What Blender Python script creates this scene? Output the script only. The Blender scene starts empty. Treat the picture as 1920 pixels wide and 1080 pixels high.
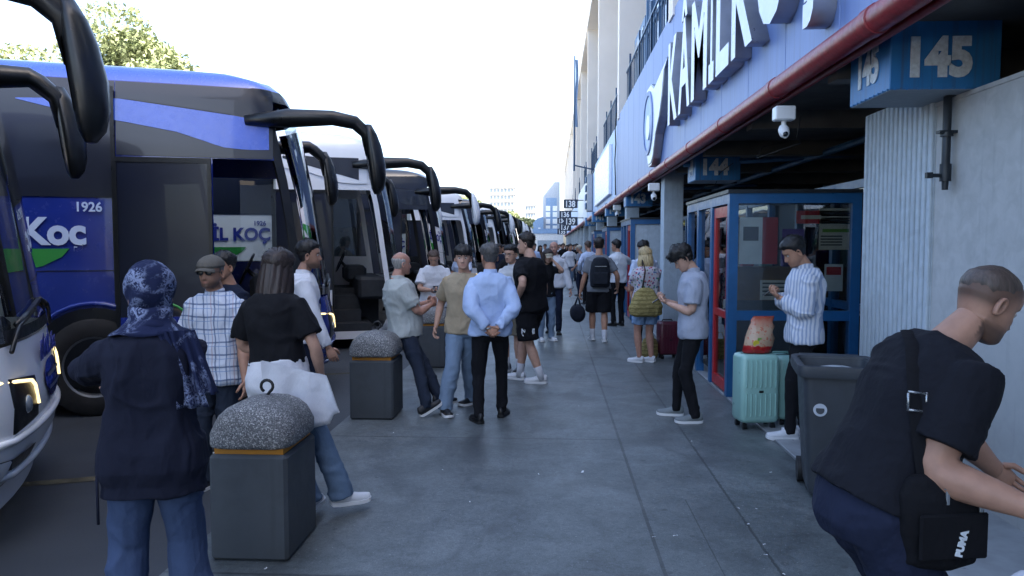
import bpy, math, random
import numpy as np
from mathutils import Vector, Matrix, Euler
R = math.radians
random.seed(7)
SC = bpy.context.scene
COL = SC.collection
# ---------------------------------------------------------------- camera
CAM = Vector((0, 0, 1.72)); YAW, PITCH, FPX = 3.1, 3.35, 1400.0
cam = bpy.data.cameras.new('camera'); cam.sensor_width = 36; cam.lens = FPX / 1920 * 36
cam.clip_start = .05; cam.clip_end = 3000
camo = bpy.data.objects.new('camera', cam); COL.objects.link(camo)
camo.location = CAM; camo.rotation_euler = (R(90 - PITCH), 0, R(YAW)); SC.camera = camo
CM = Euler((R(90 - PITCH), 0, R(YAW))).to_matrix()
def ray(px, py): return CM @ Vector(((px - 960) / FPX, -(py - 540) / FPX, -1))
def at(px, py, Y):
    d = ray(px, py); return CAM + d * (Y / d.y)
def y_on(px, X):
    # depth at which the vertical plane x = X shows under column px
    d = ray(px, 400); return X / d.x * d.y
def gp(px, py, z=0):
    d = ray(px, py); return CAM + d * ((z - CAM.z) / d.z)
# ---------------------------------------------------------------- world, sun, exposure
EL, AZ = 48, 118                       # sun elevation, compass bearing from +Y towards +X
W = bpy.data.worlds.new('World'); SC.world = W; W.use_nodes = True
nt = W.node_tree; bg = nt.nodes['Background']; sky = nt.nodes.new('ShaderNodeTexSky')
sky.sky_type = 'NISHITA'; sky.sun_disc = False; sky.sun_elevation = R(EL); sky.sun_rotation = R(AZ)
sky.air_density = .85; sky.dust_density = 3.5; sky.ozone_density = .4
nt.links.new(sky.outputs[0], bg.inputs[0]); bg.inputs[1].default_value = .15
sl = bpy.data.lights.new('sun', 'SUN'); sl.energy = 3.2; sl.angle = R(.53); sl.color = (1, .95, .86)
so = bpy.data.objects.new('sun', sl); COL.objects.link(so)
sd = Vector((math.sin(R(AZ)) * math.cos(R(EL)), math.cos(R(AZ)) * math.cos(R(EL)), math.sin(R(EL))))
so.rotation_euler = (-sd).to_track_quat('-Z', 'Y').to_euler(); so.location = (0, 0, 30)
SC.view_settings.view_transform = 'Standard'; SC.view_settings.look = 'None'
SC.view_settings.exposure = 2.4; SC.view_settings.gamma = 1
SC.render.engine = 'CYCLES'; SC.cycles.use_denoising = True
SC.cycles.max_bounces = 7; SC.cycles.transparent_max_bounces = 14; SC.cycles.glossy_bounces = 4
SC.cycles.caustics_reflective = False; SC.cycles.caustics_refractive = False
# ---------------------------------------------------------------- materials
MATS = {}
def srgb(h):
    c = [int(h[i:i + 2], 16) / 255 for i in (0, 2, 4)]
    return tuple(x / 12.92 if x <= .04045 else ((x + .055) / 1.055) ** 2.4 for x in c)
def newmat(n):
    m = bpy.data.materials.new(n); m.use_nodes = True; t = m.node_tree
    return m, t, t.nodes['Principled BSDF']
def N(t, k, **a):
    n = t.nodes.new(k)
    for x, y in a.items():
        if x.startswith('i_'):
            s = n.inputs[int(x[2:])] if x[2:].isdigit() else n.inputs[x[2:].replace('_', ' ')]
            s.default_value = y
        else: setattr(n, x, y)
    return n
def mix(t, fac, a, b, blend='MIX'):
    m = t.nodes.new('ShaderNodeMix'); m.data_type = 'RGBA'; m.blend_type = blend
    for s, v in ((m.inputs[0], fac), (m.inputs[6], a), (m.inputs[7], b)):
        if hasattr(v, 'is_linked') or isinstance(v, bpy.types.NodeSocket): t.links.new(v, s)
        else: s.default_value = v if not isinstance(v, tuple) else (*v[:3], 1)
    return m.outputs[2]
def math_(t, op, a, b=0., c=0.):
    m = t.nodes.new('ShaderNodeMath'); m.operation = op
    for s, v in zip(m.inputs, (a, b, c)):
        if isinstance(v, bpy.types.NodeSocket): t.links.new(v, s)
        else: s.default_value = v
    return m.outputs[0]
def coords(t, scale=(1, 1, 1), rot=(0, 0, 0)):
    tc = t.nodes.new('ShaderNodeTexCoord'); mp = t.nodes.new('ShaderNodeMapping')
    mp.inputs['Scale'].default_value = scale; mp.inputs['Rotation'].default_value = rot
    t.links.new(tc.outputs['Object'], mp.inputs[0]); return mp.outputs[0]
def noise(t, scale, detail=4, vec=None, dist=0, rough=.55):
    n = t.nodes.new('ShaderNodeTexNoise'); n.inputs['Scale'].default_value = scale
    n.inputs['Detail'].default_value = detail; n.inputs['Distortion'].default_value = dist
    n.inputs['Roughness'].default_value = rough
    t.links.new(vec if vec is not None else coords(t), n.inputs['Vector']); return n.outputs['Fac']
def ramp(t, fac, *stops):
    r = t.nodes.new('ShaderNodeValToRGB'); e = r.color_ramp.elements
    while len(e) < len(stops): e.new(.5)
    for x, (p, c) in zip(e, stops):
        x.position = p; x.color = (*c[:3], 1) if isinstance(c, tuple) else (c, c, c, 1)
    t.links.new(fac, r.inputs[0]); return r.outputs[0]
def bump(t, b, h, strength=.3, dist=.01):
    n = t.nodes.new('ShaderNodeBump'); n.inputs['Strength'].default_value = strength
    n.inputs['Distance'].default_value = dist; t.links.new(h, n.inputs['Height'])
    t.links.new(n.outputs[0], b.inputs['Normal'])
def mat(name, c, rough=.5, metal=0, vary=.12, vs=6., bs=0., bd=.004, bsc=40., spec=.5, coat=0, emit=0):
    if name in MATS: return MATS[name]
    m, t, b = newmat(name); c = srgb(c) if isinstance(c, str) else c
    b.inputs['Roughness'].default_value = rough; b.inputs['Metallic'].default_value = metal
    b.inputs['Specular IOR Level'].default_value = spec
    b.inputs['Coat Weight'].default_value = coat; b.inputs['Coat Roughness'].default_value = .04
    f = noise(t, vs, 5)
    lo = tuple(x * (1 - vary) for x in c); hi = tuple(min(1, x * (1 + vary)) for x in c)
    o = ramp(t, f, (.3, lo), (.7, hi)); t.links.new(o, b.inputs['Base Color'])
    if vary > .02:
        rr = ramp(t, noise(t, vs * 2.3, 4), (.3, max(0, rough - .08)), (.7, min(1, rough + .08)))
        t.links.new(rr, b.inputs['Roughness'])
    if bs: bump(t, b, noise(t, bsc, 4), bs, bd)
    if emit:
        b.inputs['Emission Color'].default_value = (*c, 1); b.inputs['Emission Strength'].default_value = emit
    MATS[name] = m; return m
def cloth(name, c, vary=.1, rough=.9, fine=True):
    if name in MATS: return MATS[name]
    m, t, b = newmat(name); c = srgb(c) if isinstance(c, str) else c
    b.inputs['Roughness'].default_value = rough; b.inputs['Specular IOR Level'].default_value = .2
    f = noise(t, 9, 5); f2 = noise(t, 300, 2)
    o = ramp(t, f, (.3, tuple(x * (1 - vary) for x in c)), (.7, tuple(min(1, x * (1 + vary)) for x in c)))
    o = mix(t, .35, o, ramp(t, f2, (.3, tuple(x * .8 for x in c)), (.7, tuple(min(1, x * 1.2) for x in c))))
    t.links.new(o, b.inputs['Base Color'])
    h = noise(t, 9, 3, coords(t, (1.1, 1.1, .75), (.5, .3, 0)), .35)
    bump(t, b, h, .55, .03)
    MATS[name] = m; return m
def glass(name, tint, rough=.02, ior=1.45, boost=0., opaque=None):
    if name in MATS: return MATS[name]
    m, t, b = newmat(name)
    out = t.nodes['Material Output']
    gl = N(t, 'ShaderNodeBsdfGlossy'); gl.inputs['Roughness'].default_value = rough
    gl.inputs['Color'].default_value = (.95, .97, 1, 1)
    if opaque:
        base = b; b.inputs['Base Color'].default_value = (*opaque, 1); b.inputs['Roughness'].default_value = .3
    else:
        base = N(t, 'ShaderNodeBsdfTransparent'); base.inputs['Color'].default_value = (*tint, 1)
    fr = N(t, 'ShaderNodeFresnel'); fr.inputs['IOR'].default_value = ior
    nz = noise(t, .7, 2); bm = t.nodes.new('ShaderNodeBump'); bm.inputs['Strength'].default_value = .25
    bm.inputs['Distance'].default_value = .02
    t.links.new(nz, bm.inputs['Height']); t.links.new(bm.outputs[0], gl.inputs['Normal'])
    fac = math_(t, 'ADD', math_(t, 'MULTIPLY', fr.outputs[0], .42 if opaque and name != 'balcony_glass' else 1.), boost)
    ms = N(t, 'ShaderNodeMixShader'); t.links.new(fac, ms.inputs[0])
    t.links.new(base.outputs[0], ms.inputs[1]); t.links.new(gl.outputs[0], ms.inputs[2])
    t.links.new(ms.outputs[0], out.inputs[0]); MATS[name] = m; return m
# ---------------------------------------------------------------- mesh builder
class MB:
    def __init__(s): s.v = []; s.f = []; s.m = []; s.n = 0
    def add(s, V, F, mi=0):
        V = np.asarray(V, float).reshape(-1, 3); b = s.n
        s.v.append(V); s.f += [tuple(b + i for i in f) for f in F]; s.m += [mi] * len(F); s.n += len(V); return s
    def box(s, x0, x1, y0, y1, z0, z1, mi=0, M=None, bev=0):
        b = bev
        if b:
            P = []
            for z, k in ((z0, b), (z0 + b, 0), (z1 - b, 0), (z1, b)):
                for x, y in ((x0 + k, y0 + b), (x0 + b, y0 + k), (x1 - b, y0 + k), (x1 - k, y0 + b), (x1 - k, y1 - b), (x1 - b, y1 - k), (x0 + b, y1 - k), (x0 + k, y1 - b)):
                    P.append((x, y, z))
            V = np.array(P); F = []
            for r in range(3):
                for i in range(8):
                    j = (i + 1) % 8; F.append((r * 8 + i, r * 8 + j, r * 8 + 8 + j, r * 8 + 8 + i))
            F.append(tuple(range(7, -1, -1))); F.append(tuple(range(24, 32)))
        else:
            V = np.array([(x, y, z) for z in (z0, z1) for x, y in ((x0, y0), (x1, y0), (x1, y1), (x0, y1))])
            F = [(3, 2, 1, 0), (4, 5, 6, 7), (0, 1, 5, 4), (1, 2, 6, 5), (2, 3, 7, 6), (3, 0, 4, 7)]
        if M is not None: V = V @ np.array(M.to_3x3()).T + np.array(M.to_translation())
        return s.add(V, F, mi)
    def loft(s, rings, mi=0, caps=True, closed=True):
        rings = [np.asarray(r, float) for r in rings]; n = len(rings[0]); F = []
        for a in range(len(rings) - 1):
            for i in range(n if closed else n - 1):
                j = (i + 1) % n; F.append((a * n + i, a * n + j, (a + 1) * n + j, (a + 1) * n + i))
        if caps and closed:
            F.append(tuple(range(n - 1, -1, -1))); F.append(tuple((len(rings) - 1) * n + i for i in range(n)))
        return s.add(np.concatenate(rings), F, mi)
    def tube(s, pts, rad, n=10, mi=0, flat=1., up=None, caps=True):
        pts = [np.asarray(p, float) for p in pts]
        if not hasattr(rad, '__len__'): rad = [rad] * len(pts)
        ref = np.asarray(up, float) if up is not None else None; rings = []
        for i, p in enumerate(pts):
            t = pts[min(i + 1, len(pts) - 1)] - pts[max(i - 1, 0)]; t = t / (np.linalg.norm(t) + 1e-9)
            if ref is None: ref = np.array((0, 0, 1.)) if abs(t[2]) < .8 else np.array((0, 1., 0))
            a = np.cross(ref, t); a /= np.linalg.norm(a) + 1e-9; b = np.cross(t, a)
            if up is None: ref = b
            th = np.arange(n) * 2 * math.pi / n
            rings.append(p + rad[i] * (np.outer(np.cos(th), a) + flat * np.outer(np.sin(th), b)))
        return s.loft(rings, mi, caps)
    def ell(s, c, r, n=12, m=8, mi=0, M=None):
        V = [(0, 0, -1)]
        for j in range(1, m):
            ph = -math.pi / 2 + math.pi * j / m
            for i in range(n):
                th = 2 * math.pi * i / n; V.append((math.cos(ph) * math.cos(th), math.cos(ph) * math.sin(th), math.sin(ph)))
        V.append((0, 0, 1)); V = np.array(V) * np.array(r)
        if M is not None: V = V @ np.array(M.to_3x3()).T
        V = V + np.array(c); F = []
        for i in range(n): F.append((0, 1 + (i + 1) % n, 1 + i))
        for j in range(m - 2):
            for i in range(n):
                k = (i + 1) % n; F.append((1 + j * n + i, 1 + j * n + k, 1 + (j + 1) * n + k, 1 + (j + 1) * n + i))
        for i in range(n): F.append((1 + (m - 2) * n + i, 1 + (m - 2) * n + (i + 1) % n, 1 + (m - 1) * n))
        return s.add(V, F, mi)
    def prism(s, poly, axis, a, b, mi=0):
        # poly: list of 2D points in the plane perpendicular to axis; extruded from a to b
        n = len(poly); V = []
        for w in (a, b):
            for p, q in poly:
                V.append({'x': (w, p, q), 'y': (p, w, q), 'z': (p, q, w)}[axis])
        F = [(i, (i + 1) % n, n + (i + 1) % n, n + i) for i in range(n)] + [tuple(range(n - 1, -1, -1)), tuple(range(n, 2 * n))]
        return s.add(V, F, mi)
    def grid(s, P, mi=0, mask=None):
        a, b = P.shape[:2]; F = []
        for i in range(a - 1):
            for j in range(b - 1):
                if mask is None or mask(i, j): F.append((i * b + j, (i + 1) * b + j, (i + 1) * b + j + 1, i * b + j + 1))
        return s.add(P.reshape(-1, 3), F, mi)
    def mesh(s, name, mats, smooth=False, fixn=True):
        me = bpy.data.meshes.new(name)
        V = np.concatenate(s.v) if s.v else np.zeros((0, 3))
        me.from_pydata(V.tolist(), [], s.f); mats = mats if isinstance(mats, (list, tuple)) else [mats]
        for m in mats: me.materials.append(m)
        me.polygons.foreach_set('material_index', s.m)
        if fixn:
            import bmesh
            bm = bmesh.new(); bm.from_mesh(me); bmesh.ops.recalc_face_normals(bm, faces=bm.faces); bm.to_mesh(me); bm.free()
        if smooth: shade(me, smooth)
        return me
    def build(s, name, mats, parent=None, smooth=False, loc=None, rot=None, fixn=True):
        return link(name, s.mesh(name, mats, smooth, fixn), parent, loc, rot)
def shade(me, ang):
    me.polygons.foreach_set('use_smooth', [True] * len(me.polygons))
    if ang is not True and ang < 180:
        try: me.set_sharp_from_angle(angle=R(ang))
        except Exception: pass
def link(name, me, parent=None, loc=None, rot=None):
    o = bpy.data.objects.new(name, me); COL.objects.link(o)
    if parent is not None: o.parent = parent
    if loc is not None: o.location = loc
    if rot is not None: o.rotation_euler = rot
    return o
def tag(o, label=None, cat=None, group=None, kind=None):
    if label: o['label'] = label
    if cat: o['category'] = cat
    if group: o['group'] = group
    if kind: o['kind'] = kind
    return o
def thing(name, loc, label, cat, group=None, rz=0):
    o = bpy.data.objects.new(name, None); COL.objects.link(o); o.empty_display_size = .2
    o.location = loc; o.rotation_euler = (0, 0, rz); return tag(o, label, cat, group)
def copy_tree(o, parent=None):
    c = o.copy(); COL.objects.link(c); c.parent = parent
    for ch in list(o.children): copy_tree(ch, c)
    return c
TXT = {}
def text_mesh(s, size, ext=.002, mats=None, fat=0., squeeze=1.):
    cu = bpy.data.curves.new('text', 'FONT'); cu.body = s; cu.size = size; cu.extrude = ext; cu.offset = fat
    cu.resolution_u = 4
    o = bpy.data.objects.new('text', cu); COL.objects.link(o)
    bpy.context.view_layer.update()
    me = bpy.data.meshes.new_from_object(o.evaluated_get(bpy.context.evaluated_depsgraph_get()))
    bpy.data.objects.remove(o); bpy.data.curves.remove(cu)
    n = len(me.vertices); co = np.zeros(n * 3); me.vertices.foreach_get('co', co); co = co.reshape(-1, 3)
    w = co[:, 0].max() - co[:, 0].min(); co[:, 0] = (co[:, 0] - co[:, 0].min() - w / 2) * squeeze
    me.vertices.foreach_set('co', co.ravel()); me.materials.clear()
    mats = mats if isinstance(mats, (list, tuple)) else [mats]
    for m in mats: me.materials.append(m)
    me.update()
    if len(mats) > 1:
        for p in me.polygons: p.material_index = 0 if abs(p.normal.z) > .5 else 1
    else:
        for p in me.polygons: p.material_index = 0
    return me, w * squeeze
def frame(x, z): # matrix with local x along x, local y along up z
    x = Vector(x).normalized(); z = Vector(z).normalized(); n = x.cross(z)
    return Matrix((x, z, n)).transposed().to_4x4()
def put_text(s, size, pos, xdir, parent=None, name='lettering', ext=.002, mats=None, fat=0., squeeze=1., up=(0, 0, 1)):
    me, w = text_mesh(s, size, ext, mats, fat, squeeze)
    o = bpy.data.objects.new(name, me); COL.objects.link(o)
    M = frame(xdir, up); M.translation = Vector(pos)
    if parent: o.parent = parent
    o.matrix_local = M; return o
# value noise on arrays
def vnoise(P, seed=0):
    P = np.asarray(P, float); i = np.floor(P).astype(np.int64); f = P - i; f = f * f * (3 - 2 * f); r = 0
    for dx in (0, 1):
        for dy in (0, 1):
            for dz in (0, 1):
                h = (i[:, 0] + dx) * 374761393 + (i[:, 1] + dy) * 668265263 + (i[:, 2] + dz) * 2147483647 + seed * 974711
                h = (h ^ (h >> 13)) * 1274126177; h = (h ^ (h >> 16)) & 0xffff
                r = r + (h / 65535.) * (f[:, 0] if dx else 1 - f[:, 0]) * (f[:, 1] if dy else 1 - f[:, 1]) * (f[:, 2] if dz else 1 - f[:, 2])
    return r * 2 - 1
# ================================================================ SETTING
def ground_mats():
    m, t, b = newmat('pavement_concrete'); MATS['pave'] = m
    c = coords(t); sp = t.nodes.new('ShaderNodeSeparateXYZ'); t.links.new(c, sp.inputs[0])
    big = noise(t, .45, 6, c, .6); mid = noise(t, 2.3, 6, c, .8); fine = noise(t, 130, 3, c); sm = noise(t, 18, 5, c, 1.)
    o = ramp(t, big, (.28, srgb('3b4041')), (.5, srgb('565d5e')), (.75, srgb('70777a')))
    o = mix(t, .5, o, ramp(t, mid, (.3, srgb('373c3e')), (.5, srgb('596061')), (.72, srgb('737a7b'))))
    o = mix(t, .5, o, ramp(t, sm, (.33, (.32,) * 3), (.55, (.55,) * 3), (.8, (.7,) * 3)), 'OVERLAY')
    o = mix(t, .8, o, ramp(t, fine, (.3, (.3,) * 3), (.72, (.72,) * 3)), 'OVERLAY')
    o = mix(t, .45, o, ramp(t, noise(t, 45, 4, c, .3, .7), (.3, (.28,) * 3), (.72, (.74,) * 3)), 'OVERLAY')
    # chewing gum and oil spots
    v = N(t, 'ShaderNodeTexVoronoi', i_Scale=4.2); t.links.new(c, v.inputs['Vector'])
    sz = math_(t, 'MULTIPLY', noise(t, 3.1, 2, c), .17)
    spot = math_(t, 'LESS_THAN', v.outputs['Distance'], sz)
    o = mix(t, math_(t, 'MULTIPLY', spot, .45), o, srgb('2c2e30'))
    st = ramp(t, noise(t, 1.1, 8, coords(t, (1, .45, 1)), 1.2, .62), (.54, 0.), (.66, 1.))
    o = mix(t, math_(t, 'MULTIPLY', st, .6), o, srgb('3a3d40'))
    gv = ramp(t, noise(t, 60, 2, c), (.69, 0.), (.73, 1.)); o = mix(t, math_(t, 'MULTIPLY', gv, .45), o, srgb('b4b8ba'))
    cr = ramp(t, noise(t, .9, 8, coords(t, (1, 1, 1), (0, 0, .7)), .4, .7), (.495, 0.), (.5, 1.), (.505, 0.)); cr = math_(t, 'MULTIPLY', cr, ramp(t, noise(t, .4, 2, c), (.5, 0.), (.6, 1.)))
    o = mix(t, math_(t, 'MULTIPLY', cr, .7), o, srgb('232527'))
    # joints: long ones run with the walkway, short ones cross it
    def line(co, pos, w, wob=.01):
        d = math_(t, 'ABSOLUTE', math_(t, 'SUBTRACT', math_(t, 'ADD', co, math_(t, 'MULTIPLY', math_(t, 'SUBTRACT', sm, .5), wob)), pos))
        return math_(t, 'LESS_THAN', d, w)
    X, Y = sp.outputs[0], sp.outputs[1]
    j = line(X, .593, .011)
    for p, w in ((1.2, .009),): j = math_(t, 'MAXIMUM', j, line(X, p, w, .03))
    j = math_(t, 'MAXIMUM', j, math_(t, 'MULTIPLY', line(X, .9, .004), math_(t, 'LESS_THAN', Y, 5.0)))
    ym = math_(t, 'MODULO', math_(t, 'ADD', Y, 30 - 5.73), 2.8)
    cross = math_(t, 'LESS_THAN', math_(t, 'ABSOLUTE', math_(t, 'SUBTRACT', ym, 1.4)), .006)
    ym2 = math_(t, 'MODULO', math_(t, 'ADD', Y, 30 - 5.73 + 1.4), 2.8)
    cross = line(ym2, 1.4, .01)
    cross = math_(t, 'MULTIPLY', cross, math_(t, 'LESS_THAN', X, .593))
    j = math_(t, 'MAXIMUM', j, cross)
    o = mix(t, math_(t, 'MULTIPLY', j, .62), o, srgb('1d1f21'))
    # pale mortar smear beside the joints
    near = math_(t, 'MULTIPLY', math_(t, 'MAXIMUM', line(X, .55, .07, .25), line(ym2, 1.33, .07, .3)), ramp(t, mid, (.5, 0.), (.6, 1.)))
    o = mix(t, math_(t, 'MULTIPLY', near, .3), o, srgb('666a6b'))
    t.links.new(o, b.inputs['Base Color'])
    t.links.new(ramp(t, big, (.3, .36), (.5, .5), (.7, .68)), b.inputs['Roughness'])
    h = math_(t, 'SUBTRACT', math_(t, 'ADD', math_(t, 'MULTIPLY', fine, .25), math_(t, 'MULTIPLY', sm, .8)), math_(t, 'MULTIPLY', j, 1.5))
    bump(t, b, h, .35, .006)
    m, t, b = newmat('asphalt'); MATS['asphalt'] = m
    c = coords(t); f = noise(t, 170, 3, c); g = noise(t, .8, 6, c, .8)
    o = ramp(t, g, (.3, srgb('272b30')), (.7, srgb('393d42'))); o = mix(t, .6, o, ramp(t, f, (.3, (.28,) * 3), (.75, (.75,) * 3)), 'OVERLAY')
    st = ramp(t, noise(t, 1.2, 6, coords(t, (1, .5, 1)), 1.3), (.58, 0.), (.7, 1.)); o = mix(t, math_(t, 'MULTIPLY', st, .5), o, srgb('1c1e20'))
    t.links.new(o, b.inputs['Base Color']); b.inputs['Roughness'].default_value = .6
    bump(t, b, f, .5, .006)
ground_mats()
def plaster(name, c, dirt='5a5f62', z0=.0, z1=1.2, blot=.5):
    m, t, b = newmat(name); MATS[name] = m; cc = coords(t)
    sp = t.nodes.new('ShaderNodeSeparateXYZ'); t.links.new(cc, sp.inputs[0])
    f = noise(t, 1.1, 6, cc, .5); g = noise(t, 9, 6, cc, .6); c = srgb(c)
    o = ramp(t, f, (.3, tuple(x * .84 for x in c)), (.7, c))
    o = mix(t, .4, o, ramp(t, g, (.35, tuple(x * .75 for x in c)), (.65, tuple(min(1, x * 1.1) for x in c))))
    h = math_(t, 'DIVIDE', math_(t, 'SUBTRACT', z1, sp.outputs[2]), z1 - z0)
    h = math_(t, 'ADD', h, math_(t, 'MULTIPLY', math_(t, 'SUBTRACT', g, .5), 1.6))
    h = math_(t, 'MINIMUM', math_(t, 'MAXIMUM', h, 0), 1)
    o = mix(t, math_(t, 'MULTIPLY', h, blot), o, srgb(dirt))
    sk = ramp(t, noise(t, 3, 5, coords(t, (4, 4, .25)), .3), (.58, 0.), (.75, 1.)); o = mix(t, math_(t, 'MULTIPLY', sk, .22), o, srgb(dirt))
    t.links.new(o, b.inputs['Base Color']); b.inputs['Roughness'].default_value = .8
    bump(t, b, g, .25, .01); return m
plaster('wall_plaster', 'b6b8b8'); plaster('pier_plaster', 'efe8de', 'a09890', -5, 0, .1)
plaster('paint_panel', 'b9c4cc', '6a7378', 0, .9, .6)
def streaked(name, c, c2, seam=0, rough=.45, metal=0., dirt=.28):
    m, t, b = newmat(name); MATS[name] = m
    f = noise(t, 2, 6, coords(t, (3, 3, .3)), .3); f2 = noise(t, .7, 4)
    o = ramp(t, f, (.3, srgb(c2)), (.7, srgb(c))); o = mix(t, .4, o, ramp(t, f2, (.3, srgb(c2)), (.7, srgb(c))))
    sk = ramp(t, noise(t, 4, 7, coords(t, (5, 5, .18)), .5, .65), (.52, 0.), (.7, 1.)); o = mix(t, math_(t, 'MULTIPLY', sk, dirt), o, srgb('4a4f58'))
    sp_ = ramp(t, noise(t, 22, 6, None, .5, .7), (.66, 0.), (.7, 1.)); o = mix(t, math_(t, 'MULTIPLY', sp_, dirt * 1.3), o, srgb('5a4638'))
    t.links.new(o, b.inputs['Base Color']); b.inputs['Roughness'].default_value = rough; bump(t, b, f2, .3, .02); b.inputs['Metallic'].default_value = metal
    return m
streaked('fascia_blue', '7189bd', '637bb0'); streaked('fascia_pale', 'a9c3e6', '94b2dc'); streaked('fascia_white', 'dfe6ee', 'c9d3de')
mat('frame_blue', '1f5888', .35, vary=.12); mat('door_red', 'a81f26', .35, vary=.1); mat('pipe_red', '86242b', .38, vary=.25, vs=14, bs=.3, bsc=25)
mat('dark_metal', '2a3036', .45, .4); mat('pipe_blue', '2b5a80', .4, vary=.25, vs=5); mat('soffit', '5d5b58', .9, vary=.3, vs=2)
mat('shop_dark', '55565a', .8, vary=.3, vs=1); mat('white_plastic', 'd8dadb', .35, vary=.05); mat('letter_face', 'e6ecf4', .35, vary=.05)
mat('letter_side', 'a2a8b0', .35, .5, vary=.1); mat('number_white', 'cfd6da', .6, vary=.2, vs=30); mat('wood', '8a6238', .5, vary=.3, vs=3)
mat('steel', '9aa0a4', .3, .8); mat('black_rubber', '17181a', .6, vary=.15); mat('paint_yellow', '4c4735', .8, vary=.5, vs=8)
mat('railing_blue', '274a6c', .4); mat('dark_glassy', '1a2229', .08, vary=.1)
streaked('sign_blue', '3580bb', '2a6ea8', dirt=.5); streaked('window_blue', '4a6f95', '3d6188')
glass('shop_glass', (.84, .88, .88), .01, 1.5, .04)
# ground
MB().add([(-400, -120, -.1), (400, -120, -.1), (400, 900, -.1), (-400, 900, -.1)], [(0, 1, 2, 3)]).build('road', MATS['asphalt']); tag(bpy.data.objects['road'], kind='structure')
MB().box(-400, -14.5, -120, 400, -.2, -.094).build('bounce_ground', mat('bounce_ground_pale', 'a8a49b', .85, vary=.15, vs=.5)); tag(bpy.data.objects['bounce_ground'], kind='structure')  # pale ground added, mostly unseen, to bounce sunlight onto the facade
w = MB().box(-2.05, 1.95, -15, 135, -.3, 0, bev=.012); o = w.build('pavement', MATS['pave']); tag(o, kind='structure')
w = MB().box(1.955, 7, -15, 135, -.3, .012, bev=.004); o = w.build('shop_floor', mat('terrazzo', '8b8f92', .35, vary=.2, vs=5)); tag(o, kind='structure')
DB = Vector((math.cos(R(20)), math.sin(R(20)), 0))   # direction the buses point in
def bayline(k):
    c = Vector((-2.5, 5.9 + 4.55 * k, -.096)); a = c - DB * 9; n = Vector((-DB.y, DB.x, 0)) * .06
    o = MB().add([a - n, c - n, c + n, a + n], [(0, 1, 2, 3)]).build('bay_line', MATS['paint_yellow']); tag(o, kind='structure')
for k in range(4): bayline(k)
# ---------------------------------------------------------------- terminal building
XF = 2.05
PILL = [5.53, 14.8] + [14.8 + 7.5 * i for i in range(1, 15)]
T = thing('terminal_building', (0, 0, 0), 'long bus terminal building with pale concrete piers above a row of ticket offices', 'building')
b = MB()
b.box(3.35, 26, -15, 135, 5.6, 14.6); b.build('upper_wall', mat('pier_render', 'efeae2', .85, vary=.05, vs=.7), T)
b = MB(); b.box(1.95, 26.5, -15.2, 135.2, 14.1, 14.9); b.build('cornice', MATS['pier_render'], T)
b = MB(); b.box(2.28, 26, -15, 135, 5.3, 5.6); b.build('balcony_slab', mat('slab', 'aaa9a4', .8), T)
# piers and window bands between them
mat('pier_render', 'efeae2', .85, vary=.05, vs=.7)
def face(x0, x1, y0, y1, z0, z1): return dict(x0=x0, x1=x1, y0=y0, y1=y1, z0=z0, z1=z1)
piers = [13 + 10.4 * k for k in range(-2, 12)]
for yp in piers:
    b = MB(); b.box(2.02, 3.35, yp, yp + .5, 5.6, 14.1)
    for z in (8.2, 11.1): b.box(2.017, 3.35, yp - .003, yp + .503, z, z + .02)
    b.build('pier', MATS['pier_render'], T)
winmat = glass('upper_glass', (.1, .12, .15), .03, 1.5, .1, opaque=(.02, .03, .045))
blind = mat('window_blind', 'd5d8d6', .8)
for i, yp in enumerate(piers):
    if yp > 70: break
    b = MB(); g = MB()
    y0, y1 = yp + 3.2, yp + 10.4 - .35
    n = 5
    for k in range(n + 1):
        yy = y0 + (y1 - y0) * k / n; b.box(3.22, 3.4, yy - .04, yy + .04, 5.6, 14.1)
    for z in (6.6, 8.0, 9.6, 10.2, 11.8, 13.0): b.box(3.24, 3.39, y0, y1, z - .04, z + .04)
    b.build('window_frame', MATS['railing_blue'], T)
    g.box(3.30, 3.36, y0, y1, 5.62, 14.08); wo = g.build('window_glass', winmat, T)
# enclosed balcony boxes and the rail
for yb, L in ((19.4, 2.4), (36, 3.2)):
    b = MB(); b.box(2.32, 3.3, yb, yb + L, 5.6, 7.5); r = b.build('balcony_cabin', MATS['window_blue'], T)
    g = MB(); g.box(2.45, 3.2, yb - .02, yb, 6.0, 7.3); g.box(2.3, 2.32, yb + .2, yb + L - .2, 6.0, 7.3); g.build('window_glass', winmat, r)
b = MB(); n = 9; y0, y1 = 8.5, 19.0
for k in range(n + 1): yy = y0 + (y1 - y0) * k / n; b.box(2.3, 2.42, yy - .05, yy + .05, 5.6, 14.1)
for z in (5.65, 6.9, 8.6, 10.4, 12.2, 14.05): b.box(2.31, 2.41, y0, y1, z - .05, z + .05)
b.build('glazed_balcony_frame', MATS['window_blue'], T)
g = MB(); g.box(2.35, 2.37, y0, y1, 5.6, 14.1); g.build('glazed_balcony_glass', glass('balcony_glass', (.3, .3, .3), .03, 1.5, .2, opaque=(.32, .36, .4)), T)
b = MB(); b.box(2.24, 2.28, 8, 100, 6.95, 7.0); b.box(2.24, 2.28, 8, 100, 5.75, 5.8)
for k in range(230):
    y = 8 + .4 * k; b.box(2.25, 2.27, y, y + .02, 5.6, 6.97)
for k in range(38): b.box(2.235, 2.285, 8 + 2.4 * k, 8.05 + 2.4 * k, 5.6, 7.3)
b.build('balcony_railing', MATS['railing_blue'], T)
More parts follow.
